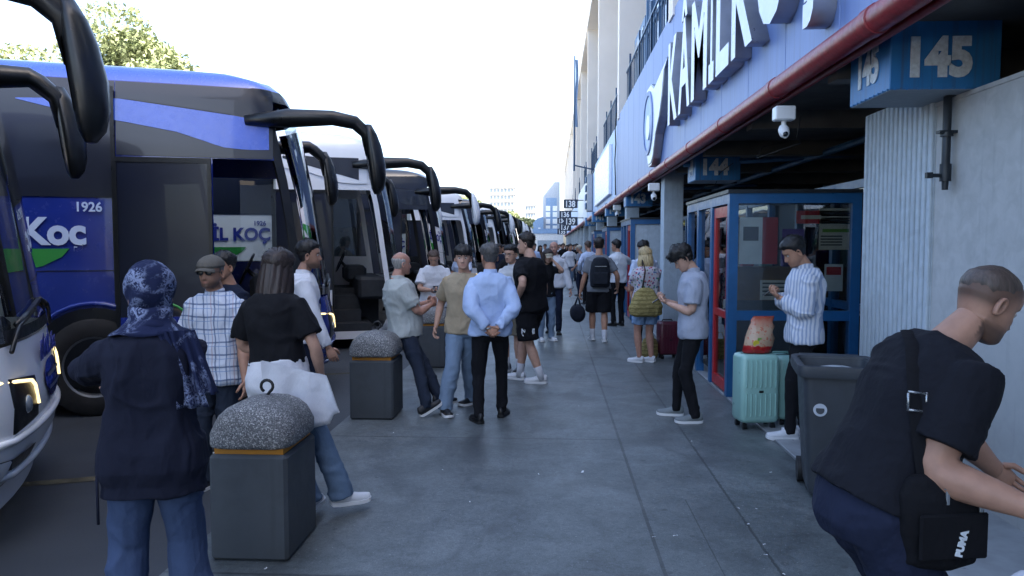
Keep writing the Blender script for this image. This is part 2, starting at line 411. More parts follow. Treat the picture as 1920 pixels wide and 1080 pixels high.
# soffit and back wall, dark shops
b = MB(); b.box(2.16, 26, -15, 135, 3.2, 3.4)
for k in range(60): b.box(2.2, 6.5, -14 + 2.5 * k, -13.8 + 2.5 * k, 3.0, 3.2)
b.build('soffit', MATS['soffit'], T)
b = MB(); b.box(6.5, 6.7, -15, 135, 0, 3.2); b.build('rear_wall', MATS['shop_dark'], T)
b = MB(); b.box(4.0, 6.5, -15, -14.8, 0, 3.2); b.build('end_wall', MATS['shop_dark'], T)
b = MB(); yw = y_on(1748, 2.79) - .006; b.box(2.8, 3.0, -15, yw, .0, 2.72); b.box(2.79, 3.02, -15, yw, 2.72, 2.75); b.build('side_wall', MATS['wall_plaster'], T)
# pillars
for i, yp in enumerate(PILL):
    b = MB()
    if i == 0:
        ya, yb_ = y_on(1748, 2.79), y_on(1620, 2.79); b.box(2.79, 3.3, ya - .005, yb_, .0, 2.86); n_ = 15; st = (yb_ - ya) / n_
        for k in range(n_): b.box(2.768, 2.791, ya + k * st, ya + k * st + st * .66, .02, 2.85, bev=.006)
        b.build('pillar', MATS['paint_panel'], T); continue
    x0 = 2.17
    b.box(x0 + .012, 2.55, yp + .012, yp + .5, 0, 3.19)
    if i < 2:
        n = 8; ww = .37 / n   # corrugated sheet on the face
        for k in range(n):
            b.box(x0 + k * ww + ww * .12, x0 + k * ww + ww * .88, yp - .006, yp + .013, .02, 3.18)
    b.build('pillar', MATS['paint_panel'], T)
# shopfront infill set back between pillars
for i, yp in enumerate(PILL[:-1]):
    y0 = yp + (1.17 if i == 0 else .5); y1 = PILL[i + 1]
    b = MB(); n = max(2, int((y1 - y0) / 1.3))
    for k in range(n + 1):
        y = y0 + (y1 - y0) * k / n; b.box(3.42, 3.52, y - .05, y + .05, .01, 2.4)
    for z in (.06, 1.0, 2.4): b.box(3.43, 3.51, y0, y1, z - .045, z + .045)
    b.build('shop_frame', MATS['frame_blue'], T)
    b = MB(); b.box(3.465, 3.475, y0, y1, .1, 2.36); b.build('shop_window', MATS['shop_glass'], T)
# fascia
def fascia(y0, y1, m, z1=5.72, x=XF, label=None, z0=3.2):
    f = thing('facade_cladding', (x, y0, 0), label, 'fascia')
    n = max(1, round((y1 - y0) / 1.25)); w_ = (y1 - y0) / n
    b = MB()
    for k in range(n): b.box(.0, .1, k * w_ + .006, (k + 1) * w_ - .006, z0, z1, bev=.004)
    b.build('cladding', m, f)
    b = MB(); b.box(.02, .2, 0, y1 - y0, z0, z1 - .01); b.build('backing', MATS['dark_metal'], f)
    return f
fascia(-12, 24.4, MATS['fascia_blue'], label='blue panelled fascia running above the red pipe and carrying the big pale letters')
fascia(24.45, 36.5, MATS['fascia_pale'], 5.55, label='pale blue stretch of fascia with a blank white light box on it')
fascia(36.6, 45, MATS['fascia_pale'], 5.3, label='pale fascia stretch with narrow upright raised sign beyond the white light box')
fascia(45.1, 60, MATS['fascia_white'], 5.6, label='white fascia stretch just behind the hanging 138 and 139 signs')
fascia(60.1, 130, MATS['fascia_pale'], 5.2, label='farthest pale fascia stretch at the end of the terminal')
b = MB(); b.box(-.12, 0, 0, 8.6, 0, 1.75, bev=.02); o = b.build('light_box_sign', mat('lightbox', 'eef2f6', .3, vary=.03), None, loc=(XF, 26.2, 3.45)); tag(o, 'long blank white light box on the pale blue fascia', 'sign')
f = thing('upright_sign', (XF, 38.5, 3.4), 'narrow upright grey sign of raised blocks between white fascia panels', 'sign')
b = MB(); b.box(-.3, 0, 0, .9, 0, 1.9, bev=.04); b.build('sign_case', MATS['letter_side'], f)
b = MB()
for k in range(4): b.box(-.38, -.3, .1, .8, .12 + .45 * k, .45 + .45 * k, bev=.03)
b.build('raised_block', MATS['window_blue'], f)
# shop sign letters
sg = thing('shop_sign', (XF, 8.8, 4.3), 'large pale three dimensional letters standing out from the blue fascia', 'shop sign')
def fl(ch, y0, y1, z0=3.69, z1=5.0):
    me, w_ = text_mesh(ch, 1.0, .085, [MATS['letter_face'], MATS['letter_side']], .022)
    n = len(me.vertices); co = np.zeros(n * 3); me.vertices.foreach_get('co', co); co = co.reshape(-1, 3)
    capb, capt = 0., .73
    co[:, 1] = (co[:, 1] - capb) / (capt - capb) * (z1 - z0)
    co[:, 0] *= (y0 - y1) / (co[:, 0].max() - co[:, 0].min()); me.vertices.foreach_set('co', co.ravel()); me.update()
    o = bpy.data.objects.new('letter', me); COL.objects.link(o); o.parent = sg
    M = frame((0, -1, 0), (0, 0, 1)); M.translation = Vector((XF - .087, (y0 + y1) / 2, z0)) - Vector(sg.location); o.matrix_local = M
ys = [12.55, 11.55, 10.5, 9.35, 8.95, 8.2, 7.25, 6.2, 5.3]
for ch, a, c in zip('KÂMİLKOÇ', ys, ys[1:]): fl(ch, a - .06, c + .06)
# round emblem with a wing, on a cut-out backing
em = thing('emblem_sign', (XF, 14.3, 4.1), 'cut-out emblem of a ring and dot with a raised wing left of the big letters', 'emblem sign')
prof = [(-1.75, .75), (-1.3, .62), (-1.05, .2), (-.75, -.1), (-.25, -.35), (.1, -.75), (.35, -.85), (.8, -.85), (1.25, -.3), (1.6, .1), (1.5, .5), (1.05, .72), (.5, .72), (0, .55)]
MB().prism([(p, q) for p, q in prof], 'x', -.15, -.01).build('backing', MATS['letter_side'], em)
MB().prism([(p * .95, q * .95) for p, q in prof], 'x', -.165, -.15).build('face', MATS['letter_face'], em)
def ringp(cy, cz, ry, rz, k, x0, x1, m, name):
    b = MB(); A = []
    th = [2 * math.pi * i / 40 for i in range(41)]
    P = np.array([[(x, cy + r * ry * math.cos(a), cz + r * rz * math.sin(a)) for x, r in ((x1, 1), (x0, 1), (x0, k), (x1, k))] for a in th])
    b.grid(P); b.build(name, m, em, smooth=40)
ringp(.75, 0, .72, .62, .86, -.19, -.165, MATS['fascia_blue'], 'ring')
ringp(.75, 0, .6, .52, .02, -.17, -.166, MATS['fascia_pale'], 'disc')
ringp(.6, -.1, .26, .24, .02, -.2, -.17, MATS['letter_face'], 'dot')
# red drain pipe along the fascia
b = MB(); pts = [(0, y, 0) for y in (-10, 2)]
def collar(b, y, r): b.tube([(0, y - .07, 0), (0, y - .06, 0), (0, y + .06, 0), (0, y + .07, 0)], [r * .8, r, r, r * .8], 16)
b.tube([(0, -11, 0), (0, 120, 0)], .09, 16)
k = -9.5
while k < 80: collar(b, k, .098); k += 2.05
p_ = thing('drain_pipe', (2.0, 0, 3.11), 'thick glossy dark red drain pipe running under the blue fascia', 'pipe')
b.build('main_pipe', MATS['pipe_red'], p_, smooth=50)
b = MB(); b.tube([(.15, -11, -.04), (.15, 120, -.04)], .03, 10); b.build('slim_pipe', MATS['pipe_red'], p_, smooth=50)
b = MB(); b.box(.0, .16, -11, 120, .08, .1)
k = -8
while k < 80: b.box(-.0, .16, k, k + .03, -.0, .1); k += 2.5
b.build('pipe_bracket', MATS['dark_metal'], p_)
# blue pipes and tray under the soffit
b = MB()
for y in (11.6, 17.5, 25, 32): b.tube([(2.2, y + 1.2, 3.06), (3.6, y + .4, 3.06), (4.6, y - .3, 3.06)], .045, 8)
b.tube([(3.9, 6, 3.03), (3.9, 60, 3.03)], .05, 8); b.box(2.5, 2.62, 13.6, 60, 3.1, 3.14)
tag(b.build('ceiling_pipework', MATS['pipe_blue'], smooth=40), 'dull blue pipes crossing under the dark soffit between the number boxes', 'pipework')
cab = MB(); rr = random.Random(3)
for y in (7.6, 11.9, 13.6, 19.2, 21, 27):
    P = [(2.3 + rr.uniform(0, .6), y + k * .35, 2.98 - .33 * math.sin(math.pi * k / 5) * rr.uniform(.5, 1)) for k in range(6)]
    cab = MB(); cab.tube(P, .006, 5); tag(cab.build('loose_cable', MATS['black_rubber'], smooth=True), 'thin black cable sagging under the dark soffit', 'cable', 'sagging cables under the soffit')
cab = MB(); cab.tube([(2.02, 24.2, 5.9), (1.99, 24.25, 5.4), (2.0, 24.1, 4.9), (1.99, 24.3, 4.4), (2.0, 24.2, 3.9), (2.02, 24.3, 3.3)], .02, 5)
tag(cab.build('fascia_cable', MATS['black_rubber'], smooth=True), 'dark cable hanging down the seam where the blue fascia turns pale', 'cable')
# platform number boxes
def number_box(y, num, x=2.35, lab='', s=.67, z=2.755, h=.46, w_=.72):
    t_ = thing('platform_sign', (x, y, z), lab, 'sign', 'platform number boxes')
    b = MB(); b.box(0, w_, 0, s, .0, h, bev=.006); b.box(-.004, w_ + .004, -.004, s + .004, h - .012, h + .01)
    for k in range(9): b.box(-.005, .0, .03 + k * s / 9.4, .04 + k * s / 9.4, -.004, .012); b.box(.03 + k * w_ / 9.4, .04 + k * w_ / 9.4, -.005, .0, -.004, .012)
    b.build('box', MATS['sign_blue'], t_)
    b = MB(); b.box(.01, w_ - .01, .01, s - .01, -.004, .0); b.build('underside', MATS['paint_panel'], t_)
    put_text(num, .34, (w_ / 2 - .03, -.006, h / 2 - .135), (1, 0, 0), t_, 'number', .003, MATS['number_white'], .018, .88)
    put_text(num, .34, (-.006, s / 2, h / 2 - .12), (0, -1, 0), t_, 'number', .003, MATS['number_white'], .016, .74)
    b = MB(); b.box(w_ * .3, w_ * .36, s * .5, s * .55, h, h + .35); b.box(w_ * .7, w_ * .76, s * .5, s * .55, h, h + .35); b.build('hanger', MATS['dark_metal'], t_)
    return t_
number_box(5.2, '145', at(1668, 150, 5.2).x, 'nearest blue number box reading 145 hung by the corrugated pillar')
number_box(12.3, '144', 2.3, 'blue number box reading 144 above the glass ticket office entrance')
number_box(20.6, '143', 2.0, 'blue number box reading 143 above the blonde woman')
number_box(27.5, '142', 1.95, 'dim blue number box reading 142 just past the 143 box')
number_box(35, '141', 1.85, 'small far blue number box reading 141 under the awning edge')
number_box(42.5, '140', 1.85, 'tiny farthest blue number box reading 140 under the awning edge')
# blade signs far down the row
def blade(x, y, z, num, s, lab):
    t_ = thing('blade_sign', (x, y, z), lab, 'sign', 'hanging blade number signs')
    b = MB(); b.box(-s * 1.0, s * 1.0, 0, .12, -s * .62, s * .62, bev=.02); b.build('board', mat('board_navy', '1f2c40', .5), t_)
    put_text(num, s * 1.25, (0, -.008, -s * .45), (1, 0, 0), t_, 'number', .003, mat('num_bright', 'e4e8ea', .5), .015, .8)
    b = MB(); b.tube([(s, .06, s * .5), (XF - x, .06, s * .5)], .03, 6); b.build('arm', MATS['dark_metal'], t_)
for px, py, Y, n, l in ((1070, 382, 50, '138', 'hanging dark board reading 138, above the 139 board'), (1070, 415, 50, '139', 'hanging dark board reading 139, below the 138 board'),
                     (1060, 402, 62, '136', 'smaller hanging board reading 136 left of the 138 board'), (1060, 426, 62, '137', 'smaller hanging board reading 137 left of the 139 board'),
                     (1054, 414, 76, '134', 'tiny hanging board reading 134 at the far end of the row'), (1054, 434, 76, '135', 'tiny hanging board reading 135 at the far end of the row')):
    p = at(px, py, Y); blade(p.x, p.y, p.z, n, .46 * (1 if Y < 60 else 1.05), l)
# black standpipe on the wall
t_ = thing('wall_pipe', (2.74, y_on(1770, 2.74), 0), 'short black pipe with a side tap fixed to the white wall under the 145 box', 'pipe')
b = MB(); b.tube([(.06, 0, 2.78), (0, 0, 2.74), (0, 0, 2.25), (0, 0, 2.1)], [.028, .028, .028, .02], 10); b.tube([(0, 0, 2.5), (0, 0, 2.47)], .042, 10); b.tube([(0, 0, 2.28), (0, 0, 2.16)], .038, 10)
b.build('pipe_body', MATS['dark_metal'], t_, smooth=40)
b = MB(); b.tube([(0, 0, 2.2), (-.13, -.02, 2.2)], .014, 8); b.box(-.14, -.1, -.035, .0, 2.18, 2.22); b.build('tap', MATS['dark_metal'], t_); b = MB(); b.box(-.06, .06, -.03, .03, 2.49, 2.51); b.build('pipe_clamp', MATS['dark_metal'], t_)
# security cameras
def seccam(x, y, z, s, lab):
    t_ = thing('security_camera', (x, y, z), lab, 'camera', 'security cameras under the fascia')
    b = MB(); b.box(-.1 * s, .1 * s, -.07 * s, .07 * s, -.06 * s, .08 * s, bev=.01); b.build('housing', MATS['white_plastic'], t_)
    b = MB(); b.tube([(0, 0, -.06 * s), (0, 0, -.12 * s)], .025 * s, 8); b.tube([(0, .02, -.12 * s), (0, -.0, -.15 * s), (0, -.03, -.2 * s), (.0, -.05, -.22 * s)], [.04 * s, .055 * s, .05 * s, .03 * s], 12); b.build('camera_head', MATS['white_plastic'], t_, smooth=50)
    b = MB(); b.ell((0, -.055 * s, -.2 * s), (.03 * s,) * 3, 10, 6); b.build('lens', MATS['dark_glassy'], t_, smooth=True)
p = at(1470, 215, 6.7); seccam(p.x, p.y, p.z, .86, 'white box with domed camera head hanging between the 144 and 145 boxes')
p = at(1226, 352, 14); seccam(p.x, p.y, p.z, 1, 'small white camera under the pipe left of the 144 box')
p = at(1157, 390, 24); seccam(p.x, p.y, p.z, 1.2, 'tiny white camera under the pipe left of the 143 box')
# ---------------------------------------------------------------- vestibules
def vestibule(y, x0=1.95, x1=3.38, depth=2.6, solid=False, lab='', doors=True):
    t_ = thing('entrance_porch', (x0, y, .013), lab, 'entrance porch')
    W_ = x1 - x0; b = MB(); H_ = 2.27
    for x in (0, W_ - .1): b.box(x, x + .1, 0, .1, 0, H_)
    b.box(.1, W_ - .1, .0, .1, H_ - .11, H_); b.box(.1, W_ - .1, .01, .09, .86, .97); b.box(.1, W_ - .1, .005, .095, 0, .14)
    b.box(0, .1, .1, depth, H_ - .11, H_)
    for k in (.9, 1.75, depth - .1): b.box(0, .1, k, k + .1, 0, H_ - .11)
    b.build('frame', MATS['frame_blue'], t_)
    b = MB()
    if solid: b.box(.1, W_ - .1, .04, .06, .97, H_ - .11); b.box(.1, W_ - .1, .04, .06, .14, .86); b.build('panel', MATS['paint_panel'], t_)
    else:
        b.box(.1, W_ - .1, .045, .055, .97, H_ - .11); b.box(.1, W_ - .1, .045, .055, .14, .86); b.build('glass_pane', MATS['shop_glass'], t_)
    b = MB(); b.box(.045, .055, 1.0, 1.75, .14, H_ - .11); b.box(.045, .055, 1.85, depth - .1, .14, H_ - .11); b.build('side_glass', MATS['shop_glass'], t_)
    b = MB(); b.box(-.02, W_, -.02, depth, H_, H_ + .04); b.build('porch_roof', MATS['dark_metal'], t_)
    if doors:
        d = thing('door', (.05, .12, 0), None, None); d.parent = t_
        b = MB(); b.box(-.03, .03, 0, .09, .02, H_ - .13); b.box(-.03, .03, .66, .74, .02, H_ - .13); b.box(-.03, .03, .09, .66, .02, .14); b.box(-.03, .03, .09, .66, H_ - .25, H_ - .13); b.box(-.03, .03, .09, .66, .86, .94)
        f_ = b.build('door_frame', MATS['door_red'], d)
        b = MB(); b.box(-.005, .005, .09, .66, .14, H_ - .25); b.build('door_glass', MATS['shop_glass'], d)
        b = MB(); b.box(-.06, -.03, .01, .08, .98, 1.08); b.build('handle', MATS['steel'], d)
    return t_
vestibule(8.4, lab='glass ticket office porch with blue frame and red door beside the striped shirt man')
vestibule(17.0, 1.76, 2.9, 2.4, True, 'blue framed porch with pale solid panel behind the blonde woman')
vestibule(25, 1.8, 3.1, 2.4, True, 'third blue porch down the row, in shade past the backpack man')
vestibule(32.5, 1.8, 3.1, 2.4, False, 'fourth porch down the row, small and dark')
t_ = thing('red_door', (3.44, 8.45, .013), 'narrow red framed glass door between the porch and the corrugated pillar', 'door')
b = MB(); b.box(0, .09, 0, .06, 0, 2.2); b.box(.7, .8, 0, .06, 0, 2.2); b.box(.09, .7, 0, .06, 2.08, 2.2); b.box(.09, .7, 0, .06, 0, .14); b.build('door_frame', MATS['door_red'], t_)
b = MB(); b.box(.09, .7, .02, .03, .14, 2.08); b.build('door_glass', MATS['shop_glass'], t_)
b = MB(); b.box(-.06, .06, -.03, 0, .92, 1.04); b.build('door_bracket', MATS['steel'], t_)
# things inside the ticket office
t_ = thing('ticket_counter', (2.5, 10.3, .013), 'wooden topped counter standing inside the glass ticket office', 'counter')
b = MB(); b.box(0, 1.5, 0, .5, 0, .95); b.build('counter_body', MATS['shop_dark'], t_); b = MB(); b.box(-.04, 1.54, -.04, .54, .95, 1.4); b.build('counter_front', MATS['wood'], t_)
pm = mat('poster_paper', 'cfc8bc', .6, vary=.1); pr = mat('poster_red', 'b5323c', .6); pu = mat('poster_purple', '5d3a8c', .6); pd = mat('poster_ink', '30343a', .6); pg = mat('poster_green', '6f9a3f', .6)
def poster(x, y, z, w_, h_, m, bands, lab):
    t_ = thing('poster', (x, y, z), lab, 'poster')
    MB().box(0, w_, 0, .006, 0, h_).build('sheet', m, t_)
    b = {}
    for (x0, x1, z0, z1, mm) in bands: b.setdefault(mm.name, (MB(), mm))[0].box(x0 * w_, x1 * w_, -.003, 0, z0 * h_, z1 * h_)
    for k, (bb, mm) in b.items(): bb.build('print', mm, t_)
poster(2.95, 8.47, 1.66, .36, .46, pm, [(.05, .95, .62 + .06 * k, .65 + .06 * k, pd) for k in range(5)] + [(.1, .9, .42, .5, pg)] + [(.05, .7, .1 + .07 * k, .13 + .07 * k, pd) for k in range(4)], 'pale printed notice inside the upper right of the porch glass')
poster(2.55, 8.47, 1.55, .24, .34, pu, [(.2, .8, .3, .6, pm)], 'small purple leaflet behind the porch glass')
poster(2.08, 8.47, 1.5, .42, .52, mat('poster_white', 'dfe2e6', .6), [(.6, 1, 0, 1, pr), (.1, .5, .5, .8, pd)], 'pale sheet with a red edge standing in for a reflection in the porch glass')  # white and red sheet added in place of a reflection in the glass
poster(2.32, 8.47, 1.1, .3, .22, pm, [(.08, .92, .2 + .2 * k, .28 + .2 * k, pd) for k in range(4)], 'small landscape price list low on the porch glass')
poster(3.02, 8.47, 1.2, .2, .3, mat('poster_white', 'dfe2e6', .6), [(.1, .9, .6, .9, pr)], 'white leaflet with a red block on the right of the porch glass')
poster(2.7, 8.47, 1.95, .62, .14, pr, [(.08, .92, .35, .65, pm)], 'red strip notice along the top of the porch glass')
for q_, (x_, m_) in enumerate(((2.6, 'poster_red'), (2.85, 'mint'), (3.15, 'poster_purple'), (3.5, 'wood'))):
    sh_ = MB(); sh_.box(0, .16, 0, .12, 0, .3 - .04 * q_, bev=.012); o_ = sh_.build('ticket_box', mat('mint', '8fb9b0', .35, vary=.05) if m_ == 'mint' else MATS[m_], None, loc=(x_, 10.4, 1.416)); tag(o_, ['red', 'mint', 'purple', 'brown'][q_] + ' box standing on the ticket counter', 'box')
b = MB(); b.box(3.9, 6.4, 9, 9.1, 0, 3.1); tag(b.build('partition_wall', mat('partition', '6d5f50', .8), None), 'brown partition at the back of the ticket office', 'partition')
# ---------------------------------------------------------------- bollards
def terrazzo():
    m, t, b = newmat('speckled_stone'); MATS['speckle'] = m; c = coords(t)
    v = N(t, 'ShaderNodeTexVoronoi', i_Scale=150.); t.links.new(c, v.inputs['Vector'])
    o = ramp(t, v.outputs['Color'], (.2, srgb('45474a')), (.45, srgb('6b6d6f')), (.6, srgb('888a89')), (.85, srgb('b4b4b1')))
    e = ramp(t, v.outputs['Distance'], (.45, 0.), (.65, 1.)); o = mix(t, e, o, srgb('606264')); o = mix(t, math_(t, 'MULTIPLY', ramp(t, noise(t, 6, 6, c, .6), (.45, 0.), (.7, 1.)), .5), o, srgb('3c3d3c')); t.links.new(o, b.inputs['Base Color'])
    b.inputs['Roughness'].default_value = .8; bump(t, b, v.outputs['Distance'], .5, .004)
terrazzo(); plaster('bollard_concrete', '454b50', '1f2326', -.2, .25, .55); mat('bollard_grey', '363a3f', .75, vary=.3, vs=5, bs=.35, bsc=30); mat('band_yellow', 'b87a1e', .6, vary=.2)
def bollard(x, y, lab):
    t_ = thing('concrete_bollard', (x, y, 0), lab, 'bollard', 'concrete bollards along the kerb')
    b = MB(); b.box(-.215, .215, 0, .5, 0, .585, bev=.018); b.build('base', MATS['bollard_concrete'], t_)
    b = MB(); b.box(-.19, .19, .025, .475, .585, .618); b.build('yellow_band', MATS['band_yellow'], t_)
    rings = []
    for k, (z, q) in enumerate(((.618, .93), (.624, .985), (.64, 1.), (.69, 1.), (.735, .97), (.775, .88), (.81, .72), (.835, .5), (.85, .25), (.856, .04))):
        rg = []
        for i in range(32):
            a = 2 * math.pi * i / 32; c_, s_ = math.cos(a), math.sin(a); e = 2 / (5.5 if z < .7 else 3.8)
            rg.append((.235 * q * abs(c_) ** e * (1 if c_ > 0 else -1), .25 + .265 * q ** .55 * abs(s_) ** e * (1 if s_ > 0 else -1), z))
        rings.append(rg)
    b = MB(); b.loft(rings); b.build('stone_cap', MATS['speckle'], t_, smooth=60)
    ring = [(.035 * math.cos(a), 0, .905 + .035 * math.sin(a)) for a in [R(-60 + 300 * k / 12) for k in range(13)]]
    b = MB(); b.tube([(x_, .3, z_) for x_, _, z_ in [(.0, 0, .85)] + ring], .009, 8); b.build('lifting_ring', MATS['black_rubber'], t_, smooth=True)
    return t_
p = gp(540, 1055); bollard(p.x - .215, p.y, 'nearest bollard with speckled stone cap, the girl in black leans on it')
p = gp(737, 788); bollard(p.x - .215, p.y, 'second bollard with speckled stone cap, the bald man leans on it')
p = gp(835, 690); bollard(p.x - .215, p.y, 'third bollard, half hidden behind the man in the beige shirt')
bollard(-1.7, 13.6, 'far bollard along the kerb behind the talking group')
# ---------------------------------------------------------------- litter
def litter():
    rr = random.Random(11); wm = mat('paper_white', 'd9dcdd', .7)
    spots = [(1092, 887, 1.6, 'crumpled clear wrapper lying near the long joint'), (1010, 890, .7, ''), (830, 882, .5, ''), (881, 942, .7, ''), (1226, 1008, .8, ''), (1266, 1006, 1., ''), (1403, 984, .8, ''), (1418, 955, .6, ''), (1433, 1022, .6, ''), (1436, 1042, .8, ''), (1470, 1078, .6, ''), (1445, 887, .9, ''), (1385, 954, .6, ''), (1297, 828, .6, ''), (738, 812, .7, ''), (498, 1068, .8, ''), (540, 1040, .7, ''), (1085, 762, .6, ''), (1160, 623, 1.3, ''), (857, 778, .9, ''), (1165, 655, .6, ''), (1148, 640, .5, '')]
    for px, py, s, l in spots:
        p = gp(px, py, .003); L = .028 * s; a = rr.uniform(0, 3)
        b = MB(); n = 5; P = np.array([[((i / n - .5) * L, (j / 2 - .5) * L * .35, .004 + .006 * rr.random() * s) for j in range(3)] for i in range(n + 1)])
        b.grid(P); o = b.build('paper_scrap', wm, None, loc=(p.x, p.y, p.z), rot=(0, 0, a)); tag(o, l or 'tiny white paper scrap or cigarette end on the grey pavement', 'litter', None if l else 'paper scraps on the pavement')
litter()
# ---------------------------------------------------------------- far buildings and trees
def far_building(name, p, w_, d_, h_, floors, cols, m, wm, lab, band=None):
    t_ = thing(name, (p.x, p.y, -.1), lab, 'building')
    b = MB(); b.box(0, w_, 0, d_, 0, h_); b.build('wall', m, t_)
    b = MB(); fh = h_ / floors
    for f in range(floors):
        for c in range(cols):
            cw = w_ / cols; b.box(c * cw + cw * .18, c * cw + cw * .82, -.05, .02, f * fh + fh * .3, f * fh + fh * .78)
    b.build('window', wm, t_)
    b = MB()
    for f in range(1, floors + 1): b.box(-.3, w_ + .3, -.9, d_ + .3, f * fh - .18, f * fh + .02)
    if band: b.build('balcony', band, t_)
    b = MB(); b.box(w_ * .3, w_ * .6, d_ * .3, d_ * .6, h_, h_ + 2.2); b.build('roof_hut', m, t_)
    return t_
wh = mat('tower_white', 'd9dbdc', .8); gw = mat('tower_window', '8c9aa6', .3); bl = mat('far_blue', '7d9cc0', .6); bl2 = mat('far_greyblue', 'a8b5c4', .6)
p = at(918, 420, 260); far_building('apartment_tower', p, 8.6, 14, 21.5, 9, 7, wh, gw, 'pale apartment tower with many balconies far beyond the trees', mat('tower_band', 'a9aeb4', .8))
p = at(985, 420, 300); far_building('apartment_block', p, 4.2, 8, 17.5, 6, 4, wh, gw, 'small distant pale block right of the apartment tower', mat('tower_band', 'a9aeb4', .8))
p = at(1018, 440, 135); t_ = far_building('stair_tower', p, 3.0, 6, 13.0, 1, 1, bl2, bl, 'blue grey tower building at the end of the walkway')
b = MB()
for x in (.5, 1.75):
    for z, h_ in ((5.5, .9), (6.7, .9), (7.8, .9), (4.3, .9)): b.box(x, x + .8, -.12, -.02, z, z + h_)
b.build('window', mat('pane_bright', 'eef3f5', .2), t_)
b = MB()
for k in range(8): b.box(.3 + .33 * k, .45 + .33 * k, -.15, -.02, 2.5, 3.6)
b.build('yellow_slat', mat('slat_yellow', 'd8b45a', .6), t_)
p = at(982, 440, 130); t_ = thing('gable_hall', (p.x, p.y, -.1), 'low blue hall with a sloping roof left of the stair tower', 'building')
MB().prism([(0, 0), (3.4, 0), (3.4, 6.6), (2.2, 6.2), (0, 3.6)], 'y', 0, 5).build('wall', bl, t_)
b = MB()
for k in range(5): b.box(.3 + .55 * k, .7 + .55 * k, -.06, -.01, 2.4, 3.0 + .42 * k)
b.build('window', mat('pane_bright', 'eef3f5', .2), t_)
p = at(1000, 452, 90); t_ = thing('gate_lodge', (p.x, p.y, -.1), 'low white lodge with a blue band across the end of the bus lane', 'building')
MB().box(0, 3.6, 0, 3, 0, 3.1).build('wall', wh, t_); MB().box(-.1, 3.7, -.1, 3.1, 3.1, 3.7).build('blue_band', bl, t_); MB().box(.5, 2.9, -.04, .01, .9, 2.3).build('window', gw, t_)
b = MB(); b.tube([(0, 0, 0), (0, 0, 17.5)], [.12, .05], 8); t_ = thing('flagpole', (1.5, 31, 4), 'tall thin blue flag mast against the sky beside the terminal cornice', 'mast')
p = at(1077, 240, 40); t_.location = (p.x, p.y, 5.6); b = MB(); b.tube([(0, 0, 0), (0, 0, 6)], [.05, .03], 8); b.tube([(0, 0, .3), (XF - p.x + .4, 0, 0)], .04, 6); b.build('pole', MATS['railing_blue'], t_)
b = MB(); P = np.array([[(.03 + .14 * i / 4 + .03 * math.sin(j), .04 * math.sin(i * 2 + j), 5.8 - j * .5) for i in range(5)] for j in range(8)]); b.grid(P); b.build('flag', bl, t_, smooth=True)
leafm, t, b_ = newmat('tree_leaves')
o_ = ramp(t, noise(t, 1.2, 4), (.3, srgb('6a7850')), (.55, srgb('8b9468')), (.75, srgb('adb088'))); t.links.new(o_, b_.inputs['Base Color']); b_.inputs['Roughness'].default_value = .6
b_.inputs['Transmission Weight'].default_value = 0; bark = mat('bark', '5a4c3e', .9, vary=.3, vs=8)
def tree_meshes(h, rad, n, leaf, seed):
    rr = np.random.RandomState(seed); tr = MB(); tr.tube([(0, 0, 0), (.1, 0, h * .25), (0, .1, h * .55), (.1, 0, h * .85)], [rad * .07, rad * .055, rad * .035, rad * .01], 8)
    blobs = []
    for k in range(26):
        a = rr.uniform(0, 6.28); zz = rr.uniform(.35, .95); r_ = rad * (1 - abs(zz - .6) * 1.25) * rr.uniform(.35, .95); c = np.array((r_ * math.cos(a), r_ * math.sin(a), zz * h)); blobs.append((c, rad * rr.uniform(.22, .4)))
        tr.tube([(0, 0, h * zz * .55), c * (.5, .5, .8) + (0, 0, 0), c], [rad * .03, rad * .018, rad * .006], 5)
    V = []; F = []
    for i in range(n):
        c, q = blobs[rr.randint(len(blobs))]; d = rr.normal(size=3); d /= np.linalg.norm(d); p = c + d * q * rr.uniform(.55, 1.05) ** .6 * (1, 1, .8)
        u = rr.normal(size=3); u /= np.linalg.norm(u); w_ = np.cross(u, rr.normal(size=3)); w_ /= np.linalg.norm(w_); s = leaf * rr.uniform(.6, 1.3)
        V += [p - u * s, p + w_ * s * .5, p + u * s, p - w_ * s * .5]; F.append((4 * i, 4 * i + 1, 4 * i + 2, 4 * i + 3))
    cr = MB(); cr.add(V, F)
    return tr.mesh('trunk', bark, 50), cr.mesh('crown', leafm, False, False)
def tree(x, y, lab, me, sc=(1, 1, 1), rz=0):
    t_ = thing('broadleaf_tree', (x, y, -.1), lab, 'tree', 'trees beyond the buses', rz); t_.scale = sc
    link('trunk', me[0], t_); link('crown', me[1], t_)
T1 = tree_meshes(12, 4.6, 26000, .13, 1); T2 = tree_meshes(9, 4, 9000, .3, 5)
p = at(235, 300, 34); tree(p.x, p.y, 'tall sunlit tree rising behind the blue bus roofs', T1, (1.05, 1.05, 1.0))
p = at(-10, 300, 36); tree(p.x, p.y, 'sunlit tree cut by the left edge behind the mirror', T1, (1., 1., .96), 2)
for px, Y, sc, l in ((955, 120, .8, 'pale sunlit tree below the apartment tower'), (985, 135, .72, 'lower sunlit tree left of the blue hall'), (915, 150, .9, 'pale tree showing just above the black bus roofs'), (880, 90, .85, 'tree top peeping over the fifth bus')):
    p = at(px, 440, Y); tree(p.x, p.y, l, T2, (sc, sc, sc), px)
